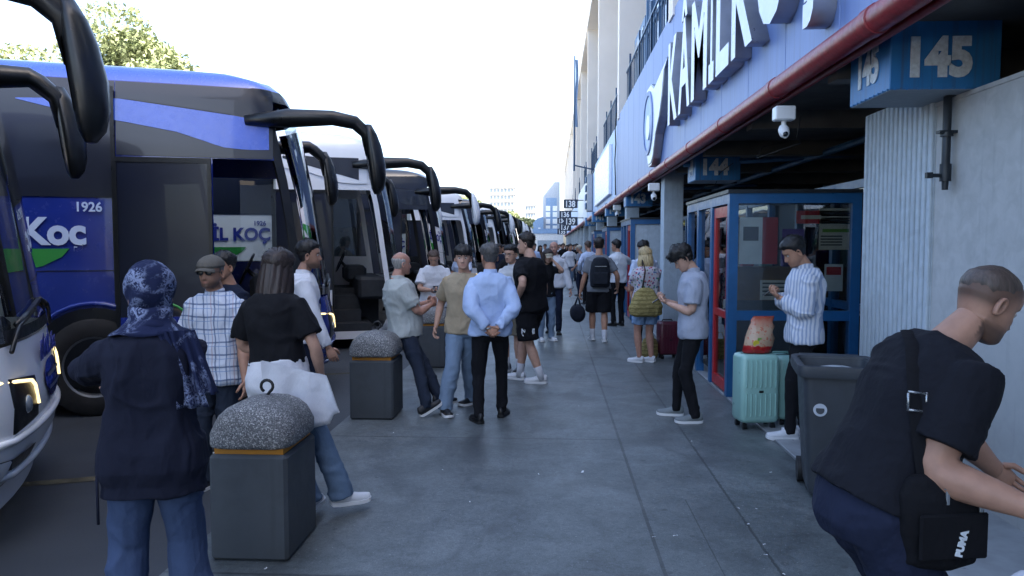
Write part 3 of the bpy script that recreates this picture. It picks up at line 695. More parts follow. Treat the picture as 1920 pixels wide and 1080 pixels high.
# ================================================================ BUSES
mat('bus_navy', '1c3084', .22, vary=.05, coat=.6); mat('bus_blue', '3d62c8', .25, vary=.05, coat=.6); mat('bus_white', 'dde0e3', .32, vary=.015, coat=.5)
mat('bus_black', '14161b', .2, vary=.1, coat=.6); mat('logo_pale', 'b9cbe6', .4, vary=.03); mat('logo_green', '2f8a3c', .4, vary=.03); mat('logo_blue', '28358c', .4, vary=.03)
mat('trim_black', '0d0f11', .35, vary=.2); mat('interior', '24282d', .7, vary=.2); mat('seat_fabric', '2b3038', .9); mat('seat_grey', '59616b', .9)
mat('tyre', '151617', .8, vary=.15); mat('rim', '6c7074', .4, .6); mat('lamp_lit', 'ffe2a0', .3, emit=.45); mat('lamp_lens', '8f979c', .12, .3); mat('curtain', '4b4a48', .9)
SG = glass('bus_glass', (.1,) * 3, .015, 1.42, .0, opaque=(.008, .011, .022)); WG = glass('windscreen_glass', (.5, .58, .58), .012, 1.5, .02); DG = glass('door_glass', (.16, .18, .2), .012, 1.6, .05)
LB = 12.2
XF_ = ([.28, .35, .5, .8, 1.0, 1.15, 1.5, 2.0, 2.4, 2.62, 3.0, 3.25, 3.38, 3.47, 3.54, 3.59, 3.62], [-.14, -.03, .06, .08, .05, .02, -.03, -.1, -.16, -.21, -.29, -.37, -.44, -.56, -.8, -1.3, -2.3])
WF_ = ([.28, .5, 1.15, 2.0, 2.75, 3.25, 3.38, 3.47, 3.54, 3.59, 3.62], [1.22, 1.26, 1.265, 1.26, 1.235, 1.2, 1.17, 1.12, 1.02, .82, .1])
RC = .24
def bxf(z): return float(np.interp(z, *XF_))
def bw(z): return float(np.interp(z, *WF_))
def bow(y, w): return -.16 * (abs(y) / w) ** 2.2
def bxs(z): return bxf(z) - .16 - RC      # where the side turns into the corner
SX = [-LB, -10.5, -9, -7.6, -6, -4.6, -3.4, -2.2, -1.9, -1.25]
def bplan(z):
    w = bw(z); xs = bxs(z); r = min(RC, w); right = []
    k = (xs + LB) / (bxs(3.25) + LB) if z > 3.25 else 1
    for x in SX: right.append((-LB + (x + LB) * k, -w))
    right.append((xs, -w))
    for a in (22, 45, 68): right.append((xs + r * math.sin(R(a)), -(w - r) - r * math.cos(R(a))))
    ft = [(bxf(z) + bow(y, w), y) for y in np.linspace(-(w - r), w - r, 9)]
    return right + ft + [(x, -y) for x, y in right[::-1]]
def side_pt(x, z, off):
    w = bw(z); xs = bxs(z); x = min(x, xs + RC * .8)
    if x <= xs: return (x, -w - off, z)
    q = min(1, (x - xs) / RC); return (x + off * q, -(w - RC) - RC * math.sqrt(max(0, 1 - q * q)) - off * (1 - q), z)
def patch(f, u0, u1, bot, top, nu, nv, off, flip=False):
    P = np.zeros((nu + 1, nv + 1, 3))
    for i in range(nu + 1):
        u = u0 + (u1 - u0) * i / nu; a = bot(u) if callable(bot) else bot; c = top(u) if callable(top) else top
        for j in range(nv + 1):
            P[i, j] = f(u, a + (c - a) * j / nv, off)
    if flip: P[:, :, 1] *= -1
    b = MB(); b.grid(P); return b
def front_pt(y, z, off):
    w = bw(z); r = RC
    if abs(y) <= w - r: return (bxf(z) + bow(y, w) + off, y, z)
    q = min(1, (abs(y) - (w - r)) / r); x0 = bxf(z) - .16; return (x0 - r + r * math.sqrt(max(0, 1 - q * q)) + off, y + (off * q if y > 0 else -off * q), z)
ZL = XF_[0]
NR = len(SX) + 4
def bus_shell(paint, dark, S2=None, roofm=None):
    rings = [[(x, y, z) for x, y in bplan(z)] for z in ZL]; n = len(rings[0]); ns = len(SX)
    b = MB(); V = np.array(rings).reshape(-1, 3); F = []; m = []
    for a in range(len(ZL) - 1):
        zc = (ZL[a] + ZL[a + 1]) / 2
        for i in range(n - 1):
            right_side = i < ns; corner_r = ns <= i < ns + 3 + 1; fr = ns + 3 < i + 1 and i < n - ns - 4 - 1 + 1
            mirror_i = n - 2 - i
            # holes
            if right_side and i == ns - 1 and zc < 2.62 and zc > .3: continue          # doorway
            if ns <= i <= n - 2 - ns and 1.15 < zc < 3.2:
                if ns + 1 <= i <= n - 3 - ns: continue                                   # windscreen
            if (mirror_i == ns - 1 or mirror_i == ns - 2) and 1.5 < zc < 2.62: continue   # driver side window
            k = 2 if S2 and 3 <= i - ns + 3 and ns - 1 <= i <= n - 1 - ns else 0
            if (ns <= i < ns + 2 or ns <= mirror_i < ns + 2) and zc > 1.15: k = 1
            if zc > 3.2 and zc < 3.4 and ns <= i <= n - 2 - ns: k = 1
            if zc > 3.4: k = 3
            F.append((a * n + i, a * n + i + 1, (a + 1) * n + i + 1, (a + 1) * n + i)); m.append(k)
    b.add(V, F); b.m = m
    # rear
    idx = [a * n for a in range(len(ZL))] + [a * n + n - 1 for a in range(len(ZL) - 1, -1, -1)]
    b.f.append(tuple(idx)); b.m.append(0)
    b.f.append(tuple((len(ZL) - 1) * n + i for i in range(n))); b.m.append(3)
    return b.mesh('body', [paint, dark, S2 or dark, roofm], 35, True)
def wing_top(x): return float(np.interp(x, [-3.1, -2.15, -1.0, -.5, -.2], [3.15, 3.19, 3.07, 2.99, 2.92]))
def wing_bot(x): return float(np.interp(x, [-3.1, -2.5, -2.1, -1.6, -1.3, -1.15, -.9, -.2], [3.14, 3.01, 2.96, 2.88, 2.79, 2.74, 2.72, 2.74]))
def make_bus(lab, loc, style, group='coaches parked nose in along the kerb'):
    S = style; P = MATS
    t_ = thing('coach', (loc[0], loc[1], -.1), lab, 'bus', group, R(20)); t_['drop'] = 0
    paint, lower, roof, wing = P[S['paint']], P[S['paint']], P[S['roof']], P[S['wing']]
    body = link('body', bus_shell(paint, P['trim_black'] if not S.get('solidtop') else paint, P.get(S.get('front')), roof), t_)
    # roof cap
    b = MB()
    def pr(z, e=.008):
        return [(x + (e if i > 8 else 0), y * (1 + e / max(bw(z), .1)), z + e) for i, (x, y) in enumerate(bplan(z))]
    b.box(-9.5, -6.2, -.8, .8, 3.58, 3.78, bev=.07); b.build('roof_unit', roof, t_, 40)
    # glazing bands, right and left
    for fl in (False, True):
        for a, c in ((-LB + .1, -9.6), (-9.58, -7.2), (-7.18, -4.7), (-4.68, -2.2)):
            patch(side_pt, a, c, 2.2, 3.37 if not S.get('solidtop') else 2.8, 1, 22, .011, fl).build('side_window', SG, t_, 40)
    (patch(side_pt, -2.19, -.62, 2.63, 3.37, 14, 16, .011) if not S.get('solidtop') else patch(side_pt, -2.05, -.8, lambda x: 3.1 - .32 * (x + 2.05) / 1.25, 3.14, 8, 4, .024)).build('upper_glass', SG, t_, 40)
    # swoosh wing
    b = patch(side_pt, -3.1, -.66, wing_bot, wing_top, 26, 4, .02); b.build('wing', wing, t_, 40)
    if S.get('rail'):
        pass
    patch(side_pt, -2.6, -1.05, lambda x: wing_top(x) - .0 + .0, lambda x: wing_top(x) + .012, 8, 1, .016).build('wing_shadow_gap', P['trim_black'], t_)
    # lower panel lines
    b = MB()
    for x in (-2.22, -3.4, -4.9, -6.6, -8.2, -9.8): b.box(x - .006, x + .006, -1.268, -1.262, .5, 2.2)
    for z in (.98, 1.47): b.box(-LB + .1, -2.22, -1.2685, -1.262, z - .004, z + .004)
    b.box(-2.24, -2.2, -1.272, -1.262, .5, 3.3)
    b.build('panel_gaps', P['trim_black'], t_)
    # logo on the flank
    if S.get('logo'):
        c1, c2 = P[S['logo'][0]], P['logo_green']
        ft = lambda s, size, x, z, m, n_='lettering', fat=.008: put_text(s, size, (x, -1.2665 - .012, z), (1, 0, 0), t_, n_, .002, m, fat, 1.)
        if S.get('solidtop'): ft('KÂMİL KOÇ', .27, -3.0, 1.8, c1, fat=.01); ft('1926', .1, -2.42, 2.03, c1, fat=.003)
        else: ft('KÂMİL', .36, -4.04, 1.74, c1, fat=.014); ft('Koç', .36, -2.78, 1.74, c1, fat=.014); ft('1926', .13, -2.45, 2.06, c1, fat=.003)
        pts = [(-4.9, 1.69), (-2.65, 1.69), (-2.72, 1.61), (-2.9, 1.52), (-3.2, 1.46), (-3.6, 1.44), (-4.0, 1.45), (-4.4, 1.5), (-4.7, 1.59)]
        MB().prism(pts[::-1], 'y', -1.2725, -1.266).build('green_swoosh', c2, t_)
    # open plug door standing against the flank
    d = thing('door', (-1.25, -1.46, 0), None, None); d.parent = t_; d.rotation_euler = (0, 0, R(-6))
    b = MB(); b.box(-.97, -.93, 0, .035, .34, 2.6); b.box(-.035, 0, 0, .035, .34, 2.6); b.box(-.93, -.035, 0, .035, 2.55, 2.6); b.box(-.93, -.035, 0, .035, .34, .38); b.build('door_frame', P['trim_black'], d)
    b = MB(); b.box(-.93, -.035, .012, .022, 1.0, 2.55); b.build('door_glass', SG if S.get('dim') else glass('door_mirror', (.1,) * 3, .012, 1.42, .0, opaque=(.006, .009, .022)), d)
    b = MB(); b.box(-.93, -.035, .006, .03, .38, 1.0); b.build('door_panel', paint, d)
    b = MB(); ring = [(-.46 + .2 * math.cos(a), -.004, .93 + .2 * math.sin(a)) for a in np.linspace(0, 2 * math.pi, 25)]; b.tube(ring, .012, 4, flat=.4); b.build('door_emblem', P['logo_green'], d)
    # chassis, floor, steps, dash, seats
    b = MB(); b.box(-LB + .2, -1.9, -1.15, 1.15, .2, 1.15); b.box(-1.9, -.35, -.1, 1.1, .25, .95)
    b.box(-1.9, -.6, -1.18, -.1, .22, .42); b.box(-1.9, -.75, -.85, -.1, .42, .62); b.box(-1.9, -.75, -.6, -.1, .62, .85)
    b.box(-2.35, -2.3, -1.2, -.25, 1.15, 2.0); b.build('floor', P['interior'], t_)
    b = MB(); b.box(-.8, -.3, -.95, 1.05, .8, 1.18, bev=.05); b.box(-.95, -.55, .05, .95, 1.05, 1.35, bev=.06); b.build('dashboard', P['interior'], t_)
    c = np.array((-1.0, .55, 1.42)); b = MB(); b.tube([c + (.18 * math.sin(a) * .5, .22 * math.cos(a), .22 * math.sin(a) * .85) for a in np.linspace(0, 2 * math.pi, 21)], .014, 6); b.tube([c, c + (.2, 0, -.2)], .03, 6); b.tube([c + (0, -.2, 0), c + (0, .2, 0)], .012, 6); b.build('steering_wheel', P['trim_black'], t_, True)
    def seat(x, y, m):
        b = MB(); b.box(x, x + .45, y - .22, y + .22, 1.3, 1.5, bev=.05); b.box(x - .12, x + .04, y - .22, y + .22, 1.45, 2.15, bev=.06); b.box(x - .1, x + .02, y - .13, y + .13, 2.1, 2.32, bev=.04); b.build('seat', m, t_)
    seat(-1.75, .6, P['seat_grey'])
    for x in (-2.9, -3.8):
        for y in (-.9, -.42, .42, .9): seat(x, y, P['seat_fabric'])
    b = MB(); b.box(-4.6, -4.55, -1.15, 1.15, 1.15, 3.2); b.build('rear_partition', P['interior'], t_)
    b = MB(); b.box(-.62, -.6, -.3, .9, 2.75, 3.1); b.build('sun_blind', P['trim_black'], t_)
    b = MB(); b.tube([(-1.3, -.7, .9), (-1.35, -.68, 1.5), (-1.5, -.6, 1.9)], .018, 6); b.build('grab_rail', P['steel'], t_, True)
    # windscreen
    patch(front_pt, -1.13, 1.13, 1.17, 3.18, 24, 12, .004).build('windscreen', WG, t_, True)
    patch(lambda x, z, o: side_pt(x, z, o), -2.0, -.62, 1.5, 2.62, 4, 4, .0, True).build('driver_window', WG, t_, True)
    b = MB(); b.grid(np.array([front_pt(y, 1.17, .012) for y in np.linspace(-1.15, 1.15, 20)] + [front_pt(y, 1.24, .012) for y in np.linspace(-1.15, 1.15, 20)]).reshape(2, 20, 3)); b.build('windscreen_seal', P['trim_black'], t_)
    for s in (-1, 1):
        b = MB(); pp = [front_pt(y, z, .035) for y, z in ((s * .95, 1.12), (s * .75, 1.25), (s * .3, 1.32))]; b.tube(pp, .014, 6); pp = [front_pt(y, z, .025) for y, z in ((s * .75, 1.26), (s * .5, 1.3), (s * .05, 1.36))]; b.tube(pp, .02, 5); b.build('wiper', P['trim_black'], t_, True)
    # front mask: headlights, grille, emblem, bumper lips
    for s in (-1, 1):
        b = MB(); f = lambda y, z, o: front_pt(s * y, z, o)
        h = patch(f, .56, 1.17, lambda y: .68 - .06 * (y - .56), lambda y: .93 + .1 * (y - .56), 10, 4, .008).build('headlight', P['trim_black'], t_, True)
        b = MB(); b.tube([front_pt(s * 1.15, .97, .014), front_pt(s * .9, .945, .018), front_pt(s * .68, .915, .018), front_pt(s * .63, .88, .018), front_pt(s * .60, .76, .018)], .011, 6); b.build('daylight_strip', P['lamp_lit'], h, True)
        c = np.array(front_pt(s * .78, .79, .0)); b = MB(); b.ell(c, (.03, .06, .055), 12, 8); b.build('lamp_bulb', P['lamp_lens'], h, True)
        patch(f, .6, 1.1, .44, .52, 6, 1, .01).build('fog_lamp_slot', P['trim_black'], t_)
    patch(front_pt, -.33, .33, lambda y: .72 + .12 * (y / .33) ** 4, lambda y: .97 - .1 * (y / .33) ** 4, 10, 4, .012).build('grille', P['bus_navy'] if S.get('front') or S['paint'] != 'bus_navy' else P['trim_black'], t_, True)
    for z in (.79, .87): patch(front_pt, -.28, .28, z, z + .022, 8, 1, .022).build('grille_bar', P['rim'], t_, True)
    if S.get('front_text'):
        put_text('KÂMİL Koç', .17, front_pt(0, 1.0, .012), (0, 1, 0), t_, 'lettering', .002, P['logo_blue'], .006)
    for z, o in ((.62, .012), (.4, .02)):
        b = MB(); b.tube([front_pt(y, z, o) for y in np.linspace(-1.15, 1.15, 18)], .022, 6); b.build('bumper_crease', P.get(S.get('front'), paint), t_, True)
    b = MB(); b.loft([[(x, y, z) for x, y in [(x * 1 + (.02 if i > 10 else 0), y * 1.004) for i, (x, y) in enumerate(bplan(.3))]] for z in (.17, .3)], caps=False, closed=False); b.build('skirt', P.get(S.get('front'), P['trim_black'] if S['paint'] != 'bus_white' else paint), t_, 40)
    # mirrors
    for s in (-1, 1):
        root = (-.9, s * 1.22, 3.03); b = MB(); q_ = (-.15 if s < 0 else -.5) + (-.06 if S.get('front') and s < 0 else 0)
        b.tube([root, (-.45, s * 1.31, 3.06), (.1 + q_ * .5, s * 1.34, 3.08), (.42 + q_, s * 1.34, 3.04), (.55 + q_, s * 1.34, 2.93), (.6 + q_, s * 1.34, 2.7)], [.07, .125, .1, .095, .09, .08], 12, flat=.8)
        mo = b.build('mirror_arm', P['trim_black'], t_, True)
        b = MB(); prof = [(3.02, .05, .06), (2.92, .09, .1), (2.8, .115, .13), (2.6, .13, .15), (2.45, .12, .14), (2.34, .09, .11), (2.28, .04, .05)]
        rg = []
        for z, a_, c_ in prof:
            k = (3.0 - z); cx = .56 + q_ + .09 * math.sin(k * 2.2)
            rg.append([(cx + a_ * math.cos(q) * (1. if math.cos(q) > 0 else .55), s * 1.36 + c_ * math.sin(q), z) for q in np.linspace(0, 2 * math.pi, 17)[:-1]])
        b.loft(rg); mm = b.build('mirror_housing', P[S.get('mirror', 'trim_black')], mo, True)
        b = MB(); b.add([(.583 + q_, s * 1.29, 2.44), (.583 + q_, s * 1.43, 2.44), (.53 + q_, s * 1.43, 2.82), (.53 + q_, s * 1.29, 2.82)], [(0, 1, 2, 3)]); b.build('mirror_glass', P['dark_glassy'], mo)
    # wheels
    for x in (-2.45, -8.6):
        for s in (-1, 1):
            b = MB(); ang = np.linspace(0, math.pi * 2, 33)
            bA = MB(); pts = [(x + .62 * math.cos(a), max(.29, .5 + .6 * math.sin(a))) for a in ang[:-1]]; bA.prism(pts, 'y', s * 1.2, s * 1.268); bA.build('wheel_arch', P['trim_black'], t_)
            w_ = thing('wheel', (x, s * 1.12, .5), None, None); w_.parent = t_
            rg = [[(r * math.cos(a), s * y, r * math.sin(a)) for a in ang[:-1]] for r, y in ((.3, .0), (.48, .0), (.5, .05), (.5, .14), (.47, .165), (.36, .17), (.31, .16))]
            b.loft(rg, caps=False); b.build('tyre', P['tyre'], w_, 40)
            b = MB(); rg = [[(r * math.cos(a), s * y, r * math.sin(a)) for a in ang[:-1]] for r, y in ((.31, .16), (.29, .15), (.27, .09), (.15, .06), (.14, .12), (.02, .13))]; b.loft(rg, caps=False)
            for k in range(10): a = k * math.pi / 5; b.tube([(.2 * math.cos(a), s * .07, .2 * math.sin(a)), (.2 * math.cos(a), s * .1, .2 * math.sin(a))], .015, 6)
            b.build('rim', P['rim'], w_, 40)
            ar = MB(); ar.tube([(x + .66 * math.cos(a), s * 1.27, .5 + .64 * math.sin(a)) for a in np.linspace(R(-8), R(188), 21)], .028, 5, flat=.7); ar.build('arch_trim', paint, t_, True)
    return t_
C1 = Vector((-3.3, 5.05, 0)); STEP = 4.55
styles = {
 'a': dict(front='bus_white', paint='bus_navy', roof='bus_blue', wing='bus_blue', front_text=1, logo=None, mirror='trim_black'),
 'b': dict(paint='bus_navy', roof='bus_blue', wing='bus_blue', logo=('logo_pale',)),
 'c': dict(solidtop=1, paint='bus_white', roof='bus_white', wing='bus_white', logo=('logo_blue',)),
 'd': dict(paint='bus_black', roof='bus_black', wing='bus_black', mirror='bus_white'),
}
fronts = [((-3.66, 5.1), 'a', 'white coach cut by the left edge with lit headlight and big drooping mirror'),
 ((-2.95, 9.6), 'b', 'navy blue coach with bright blue wing stripe and white lettering on its side'),
 ((-3.0, 14.2), 'c', 'white coach with open door right behind the blue one'),
 ((-2.75, 18.7), 'd', 'glossy black coach with a white mirror shell, fourth in the row'),
 ((-2.55, 23.3), 'c', 'white coach standing between two black ones, fifth in the row'),
 ((-2.4, 27.9), 'd', 'black coach, sixth in the row'),
 ((-2.35, 32.4), 'c', 'white coach, seventh in the row'),
 ((-2.3, 37), 'd', 'black coach, eighth in the row'),
 ((-2.3, 41.5), 'd', 'black coach, ninth in the row'),
 ((-2.3, 46), 'c', 'white coach, tenth in the row and almost hidden'),
 ((-2.3, 50.6), 'd', 'farthest black coach in the row')]
protos = {}
for (xy, st, lab) in fronts:
    if st in protos:
        o = copy_tree(protos[st]); o.location = (xy[0], xy[1], -.1); o['label'] = lab
    else: protos[st] = o = make_bus(lab, xy, styles[st])
    if st == 'a': o.rotation_euler = (0, 0, R(29))
    # coaches farther down the row are a little lower
    o.scale = (1, 1, 1.05 if xy[1] < 16 else (1.0 if xy[1] < 20 else .965))
# ================================================================ PEOPLE
V3 = lambda *a: np.array(a, float)
def unit(v): return v / (np.linalg.norm(v) + 1e-9)
def rotz(a): c, s = math.cos(a), math.sin(a); return np.array([[c, -s, 0], [s, c, 0], [0, 0, 1.]])
def ik(a, t, l1, l2, hint):
    d = t - a; L = np.linalg.norm(d); L2 = min(L, (l1 + l2) * .998); d = d / (L + 1e-9); t = a + d * L2
    k = (l1 * l1 - l2 * l2 + L2 * L2) / (2 * L2); h = math.sqrt(max(0, l1 * l1 - k * k))
    n = hint - d * hint.dot(d); n = unit(n); return a + d * k + n * h, t
BAKE = []
def remesh(name, mb, m, parent, vox, fold=.0, smooth=2, folddir=(9, 9, 5), seed=0, paint=None):
    me = mb.mesh(name, m, True); o = link(name, me, parent)
    md = o.modifiers.new('r', 'REMESH'); md.mode = 'VOXEL'; md.voxel_size = vox; md.use_smooth_shade = True
    if smooth: s = o.modifiers.new('s', 'SMOOTH'); s.iterations = smooth; s.factor = .5
    BAKE.append((o, fold, folddir, seed)); return o
def bake():
    bpy.context.view_layer.update(); dg = bpy.context.evaluated_depsgraph_get(); new = []
    for o, fold, fd, seed in BAKE: new.append(bpy.data.meshes.new_from_object(o.evaluated_get(dg)))
    for (o, fold, fd, seed), me in zip(BAKE, new):
        o.modifiers.clear(); o.data = me; me.polygons.foreach_set('use_smooth', [True] * len(me.polygons))
        if fold:
            n = len(me.vertices); co = np.zeros(n * 3); me.vertices.foreach_get('co', co); co = co.reshape(-1, 3)
            no = np.zeros(n * 3); me.vertices.foreach_get('normal', no); no = no.reshape(-1, 3)
            wz = np.stack([vnoise(co * 4 + k * 17, seed + k) for k in range(3)], 1) * .16; q = co + wz
            f_ = np.array(fd) * .62; low = vnoise(co * 5 + 3, seed + 8)
            v1 = vnoise(q * f_ + seed, seed); v2 = vnoise(q * f_[[2, 0, 1]] * 1.3 + 5 + seed, seed + 3); v3 = vnoise(q * np.array(fd) * 1.9 + 9 + seed, seed + 5)
            r1 = np.exp(-(v1 / .16) ** 2); r2 = np.exp(-(v2 / .13) ** 2); r3 = np.exp(-(v3 / .2) ** 2)
            d = fold * (r1 * .9 + r2 * .7 + r3 * .25 - .55 + low * .5)
            co = co + no * d[:, None]; me.vertices.foreach_set('co', co.ravel()); me.update()
# ---- head --------------------------------------------------------------
HZ = [0, .01, .02, .05, .08, .115, .15, .18, .205, .222, .23]
HW = [.034, .042, .049, .061, .068, .0745, .077, .073, .058, .034, .004]
HF = [.074, .088, .091, .089, .087, .086, .091, .079, .052, .02, -.015]
HB = [.0, -.01, -.025, -.06, -.076, -.094, -.102, -.094, -.068, -.045, -.02]
def g_(v, s): return np.exp(-(v / s) ** 2)
def head_pts(jaw=1., nseg=56, fat=0.):
    zs = np.concatenate([np.linspace(0, .03, 5), np.linspace(.036, .14, 26), np.linspace(.15, .2, 7), [.21, .218, .224, .228, .23]])
    th = np.linspace(0, 2 * math.pi, nseg + 1)[:-1]; P = np.zeros((len(zs), nseg, 3))
    for i, z in enumerate(zs):
        w = np.interp(z, HZ, HW) * (jaw if z < .07 else 1) + fat * max(0, 1 - abs(z - .04) / .06); f = np.interp(z, HZ, HF); b = np.interp(z, HZ, HB)
        yc = (f + b) / 2 if z > .05 else b + (f - b) * .42; tt = th - .16 * np.sin(2 * th) * 0
        s, c = np.sin(tt), np.cos(tt); e = 2 / 2.25
        x = w * np.sign(s) * np.abs(s) ** e; y = np.where(c > 0, (f - yc) * np.abs(c) ** e, -(yc - b) * np.abs(c) ** e) + yc
        front = np.clip(c, 0, 1) ** .5; ax = np.abs(x); d = np.zeros_like(x)
        zn = (z - .072) / .05; npro = 0.
        if .058 < z < .128: npro = .026 * (max(0, 1 - abs(z - .076) / .05)) ** .8 if z > .076 else .026 * max(0, (z - .058) / .018) ** .7
        d += npro * g_(x, .0105 + .006 * max(0, 1 - abs(z - .071) / .014))
        d -= .0125 * g_(ax - .031, .0155) * g_(z - .113, .0125)
        d += .005 * g_(ax - .03, .024) * g_(z - .132, .008) + .004 * g_(ax - .043, .015) * g_(z - .082, .014)
        d += .0055 * g_(x, .021) * (g_(z - .0505, .0048) + .9 * g_(z - .0385, .005)) - .003 * g_(x, .024) * g_(z - .0445, .0022)
        d -= .004 * g_(x, .02) * g_(z - .029, .006); d += .004 * g_(x, .016) * g_(z - .014, .01)
        P[i, :, 0] = x; P[i, :, 1] = y + d * front; P[i, :, 2] = z
    return zs, th, P
ZS, TH, HP = head_pts()
def close_rings(b, P, mi=0): b.loft([r for r in P], mi)
def hair_mesh(kind, seed, s=1., thick=1.):
    zs, th, P = ZS, TH, HP; Q = P.copy(); nz = len(zs)
    Z = np.repeat(zs[:, None], len(th), 1); C = np.cos(th)[None, :].repeat(nz, 0)     # C=1 front, -1 back
    nrm = P - np.array((0, -.015, .1)); nrm[..., 2] *= np.clip((Z - .12) / .08, 0.05, 1); nrm /= np.linalg.norm(nrm, axis=2, keepdims=True)
    nn = vnoise(P.reshape(-1, 3) * (130, 130, 45) + seed, seed).reshape(Z.shape); n2 = vnoise(P.reshape(-1, 3) * 38 + seed, seed + 1).reshape(Z.shape)
    def sm(x, w=.012): return np.clip(x / w + .5, 0, 1)
    if kind == 'short':
        line = np.where(C > .35, .172 - .0 * C, np.where(C > -.1, .115, .055 + .03 * (C + 1))); line = np.interp(C, [-1, -.5, -.1, .12, .3, .5, 1], [.055, .065, .1, .118, .15, .17, .178])
        m = sm(Z - line + nn * .004); t = .004 + .02 * np.clip((Z - .135) / .06, 0, 1); t = t * thick + nn * (.0015 + .006 * np.clip((Z - .14) / .05, 0, 1)) + n2 * .006 * thick * np.clip((Z - .13) / .05, .2, 1)
    elif kind == 'fringe':
        line = np.interp(C, [-1, -.5, -.1, .12, .3, .5, 1], [.055, .06, .085, .115, .13, .14, .142]); m = sm(Z - line + nn * .008)
        t = .012 + .024 * np.clip((Z - .13) / .06, 0, 1) + .012 * (C > .3) * np.clip((Z - .14) / .03, 0, 1); t = t * thick + nn * .009 + n2 * .012
    elif kind == 'buzz':
        line = np.interp(C, [-1, -.5, -.1, .12, .3, .5, 1], [.12, .125, .14, .15, .17, .185, .19]); m = sm(Z - line + nn * .01, .03); t = .0022 + nn * .0012
    elif kind == 'ring':
        line = np.interp(C, [-1, -.5, -.1, .12, .3, 1], [.05, .06, .09, .105, .3, .3]); m = sm(Z - line, .016) * sm(.163 - Z + .01 * nn, .02); t = .005 + nn * .0015
    elif kind in ('long', 'bob'):
        line = np.interp(C, [-1, 0, .15, .35, .55, 1], [.0, .0, .02, .15, .17, .186]); m = sm(Z - line + nn * .004); t = .016 + .012 * np.clip((Z - .12) / .08, 0, 1) + nn * .004
        t = t + .02 * np.clip((.1 - Z) / .1, 0, 1) * (C < .2)
    elif kind == 'bun':
        line = np.interp(C, [-1, -.5, 0, .2, .35, .55, 1], [.05, .06, .09, .12, .15, .17, .183]); m = sm(Z - line + nn * .003); t = .009 + nn * .003
    off = m * t - (1 - m) * .006; Q = P + nrm * off[..., None]; b = MB(); close_rings(b, Q)
    if kind in ('short', 'fringe', 'long', 'bob', 'bun'):
        rs = np.random.RandomState(seed); idx = rs.randint(0, m.size, 2600); Qf = Q.reshape(-1, 3); nf = nrm.reshape(-1, 3); mf = m.reshape(-1); Vs = []; Fs = []
        for i in idx:
            if mf[i] < .75 or (Z.reshape(-1)[i] < .12 and kind == 'short'): continue
            p = Qf[i] - nf[i] * .003; dn = V3(0, .25 if kind == 'fringe' else -.1, -.8) + rs.normal(size=3) * .45; t_ = unit(nf[i] * rs.uniform(.25, .9) + (dn - nf[i] * dn.dot(nf[i]))); sd = unit(np.cross(t_, rs.normal(size=3))) * .0026; L_ = rs.uniform(.009, .02)
            k_ = len(Vs); Vs += [p - sd, p + sd, p + t_ * L_]; Fs.append((k_, k_ + 1, k_ + 2))
        if Vs: b.add(Vs, Fs)
    if kind in ('long', 'bob'):
        L = .30 if kind == 'long' else .06; rows = []
        for k in range(15):
            q = k / 14; z = .13 - q * (L + .13); row = []
            for a in np.linspace(R(52) + q * .25, R(308) - q * .25, 40):
                w = .092 + .02 * math.sin(q * 2.6) ; back = .112 + .02 * math.sin(q * 3.) - .03 * q * (kind == 'long')
                if kind == 'long': w = .09 + .03 * math.sin(q * 3) - .012 * q
                r_ = 1 + .09 * math.sin(a * 23 + 2 * math.sin(q * 3)) * q + .05 * math.sin(a * 41)
                row.append((w * math.sin(a) * r_, back * math.cos(a) * r_ - .01, z + .03 * q * math.sin(a * 13)))
            rows.append(row)
        A = np.array(rows); Bk = A[::-1] * np.array((.86, .8, 1)); b.grid(np.concatenate([A, Bk]))
    if kind == 'bun': b.ell((0, -.125, .13), (.04, .035, .04), 14, 10)
    return b
EAR = None
def ear(b, s, mi=0):
    M = Euler((R(-12), R(0), R(s * 22))).to_matrix().to_4x4(); n = 18; c = V3(s * .0775, -.012, .098)
    rings = []
    for r, d in ((1, -.006), (1.05, .004), (.95, .010), (.72, .006), (.5, -.002), (.15, -.003)):
        rg = []
        for k in range(n):
            a = 2 * math.pi * k / n; yy = .0165 * r * math.cos(a) * (1 + .25 * math.sin(a)); zz = .031 * r * math.sin(a)
            rg.append((s * d, yy, zz))
        rings.append(rg)
    V = np.concatenate([np.array(r) for r in rings]) @ np.array(M.to_3x3()).T + c; F = []
    for a in range(5):
        for i in range(n): j = (i + 1) % n; F.append((a * n + i, a * n + j, (a + 1) * n + j, (a + 1) * n + i))
    F += [tuple(range(n)), tuple(5 * n + i for i in range(n))]; b.add(V, F, mi)
def skin(name, c, stub=.0, shave=0):
    if name in MATS: return MATS[name]
    m, t, b = newmat(name); c = srgb(c); at_ = N(t, 'ShaderNodeAttribute'); at_.attribute_name = 'tone'
    sp = t.nodes.new('ShaderNodeSeparateColor'); t.links.new(at_.outputs['Color'], sp.inputs[0])
    o = ramp(t, noise(t, 22, 5), (.3, tuple(x * .86 for x in c)), (.7, tuple(x * 1.06 for x in c)))
    o = mix(t, math_(t, 'MULTIPLY', sp.outputs[0], .5), o, srgb('a0584e'))
    o = mix(t, math_(t, 'MULTIPLY', sp.outputs[1], stub), o, srgb('2a2522'))
    o = mix(t, math_(t, 'MULTIPLY', sp.outputs[2], .75), o, srgb('1c1a19'))
    t.links.new(o, b.inputs['Base Color']); b.inputs['Roughness'].default_value = .5; b.inputs['Specular IOR Level'].default_value = .35
    b.inputs['Subsurface Weight'].default_value = .0; bump(t, b, noise(t, 120, 3), .12, .002); MATS[name] = m; return m
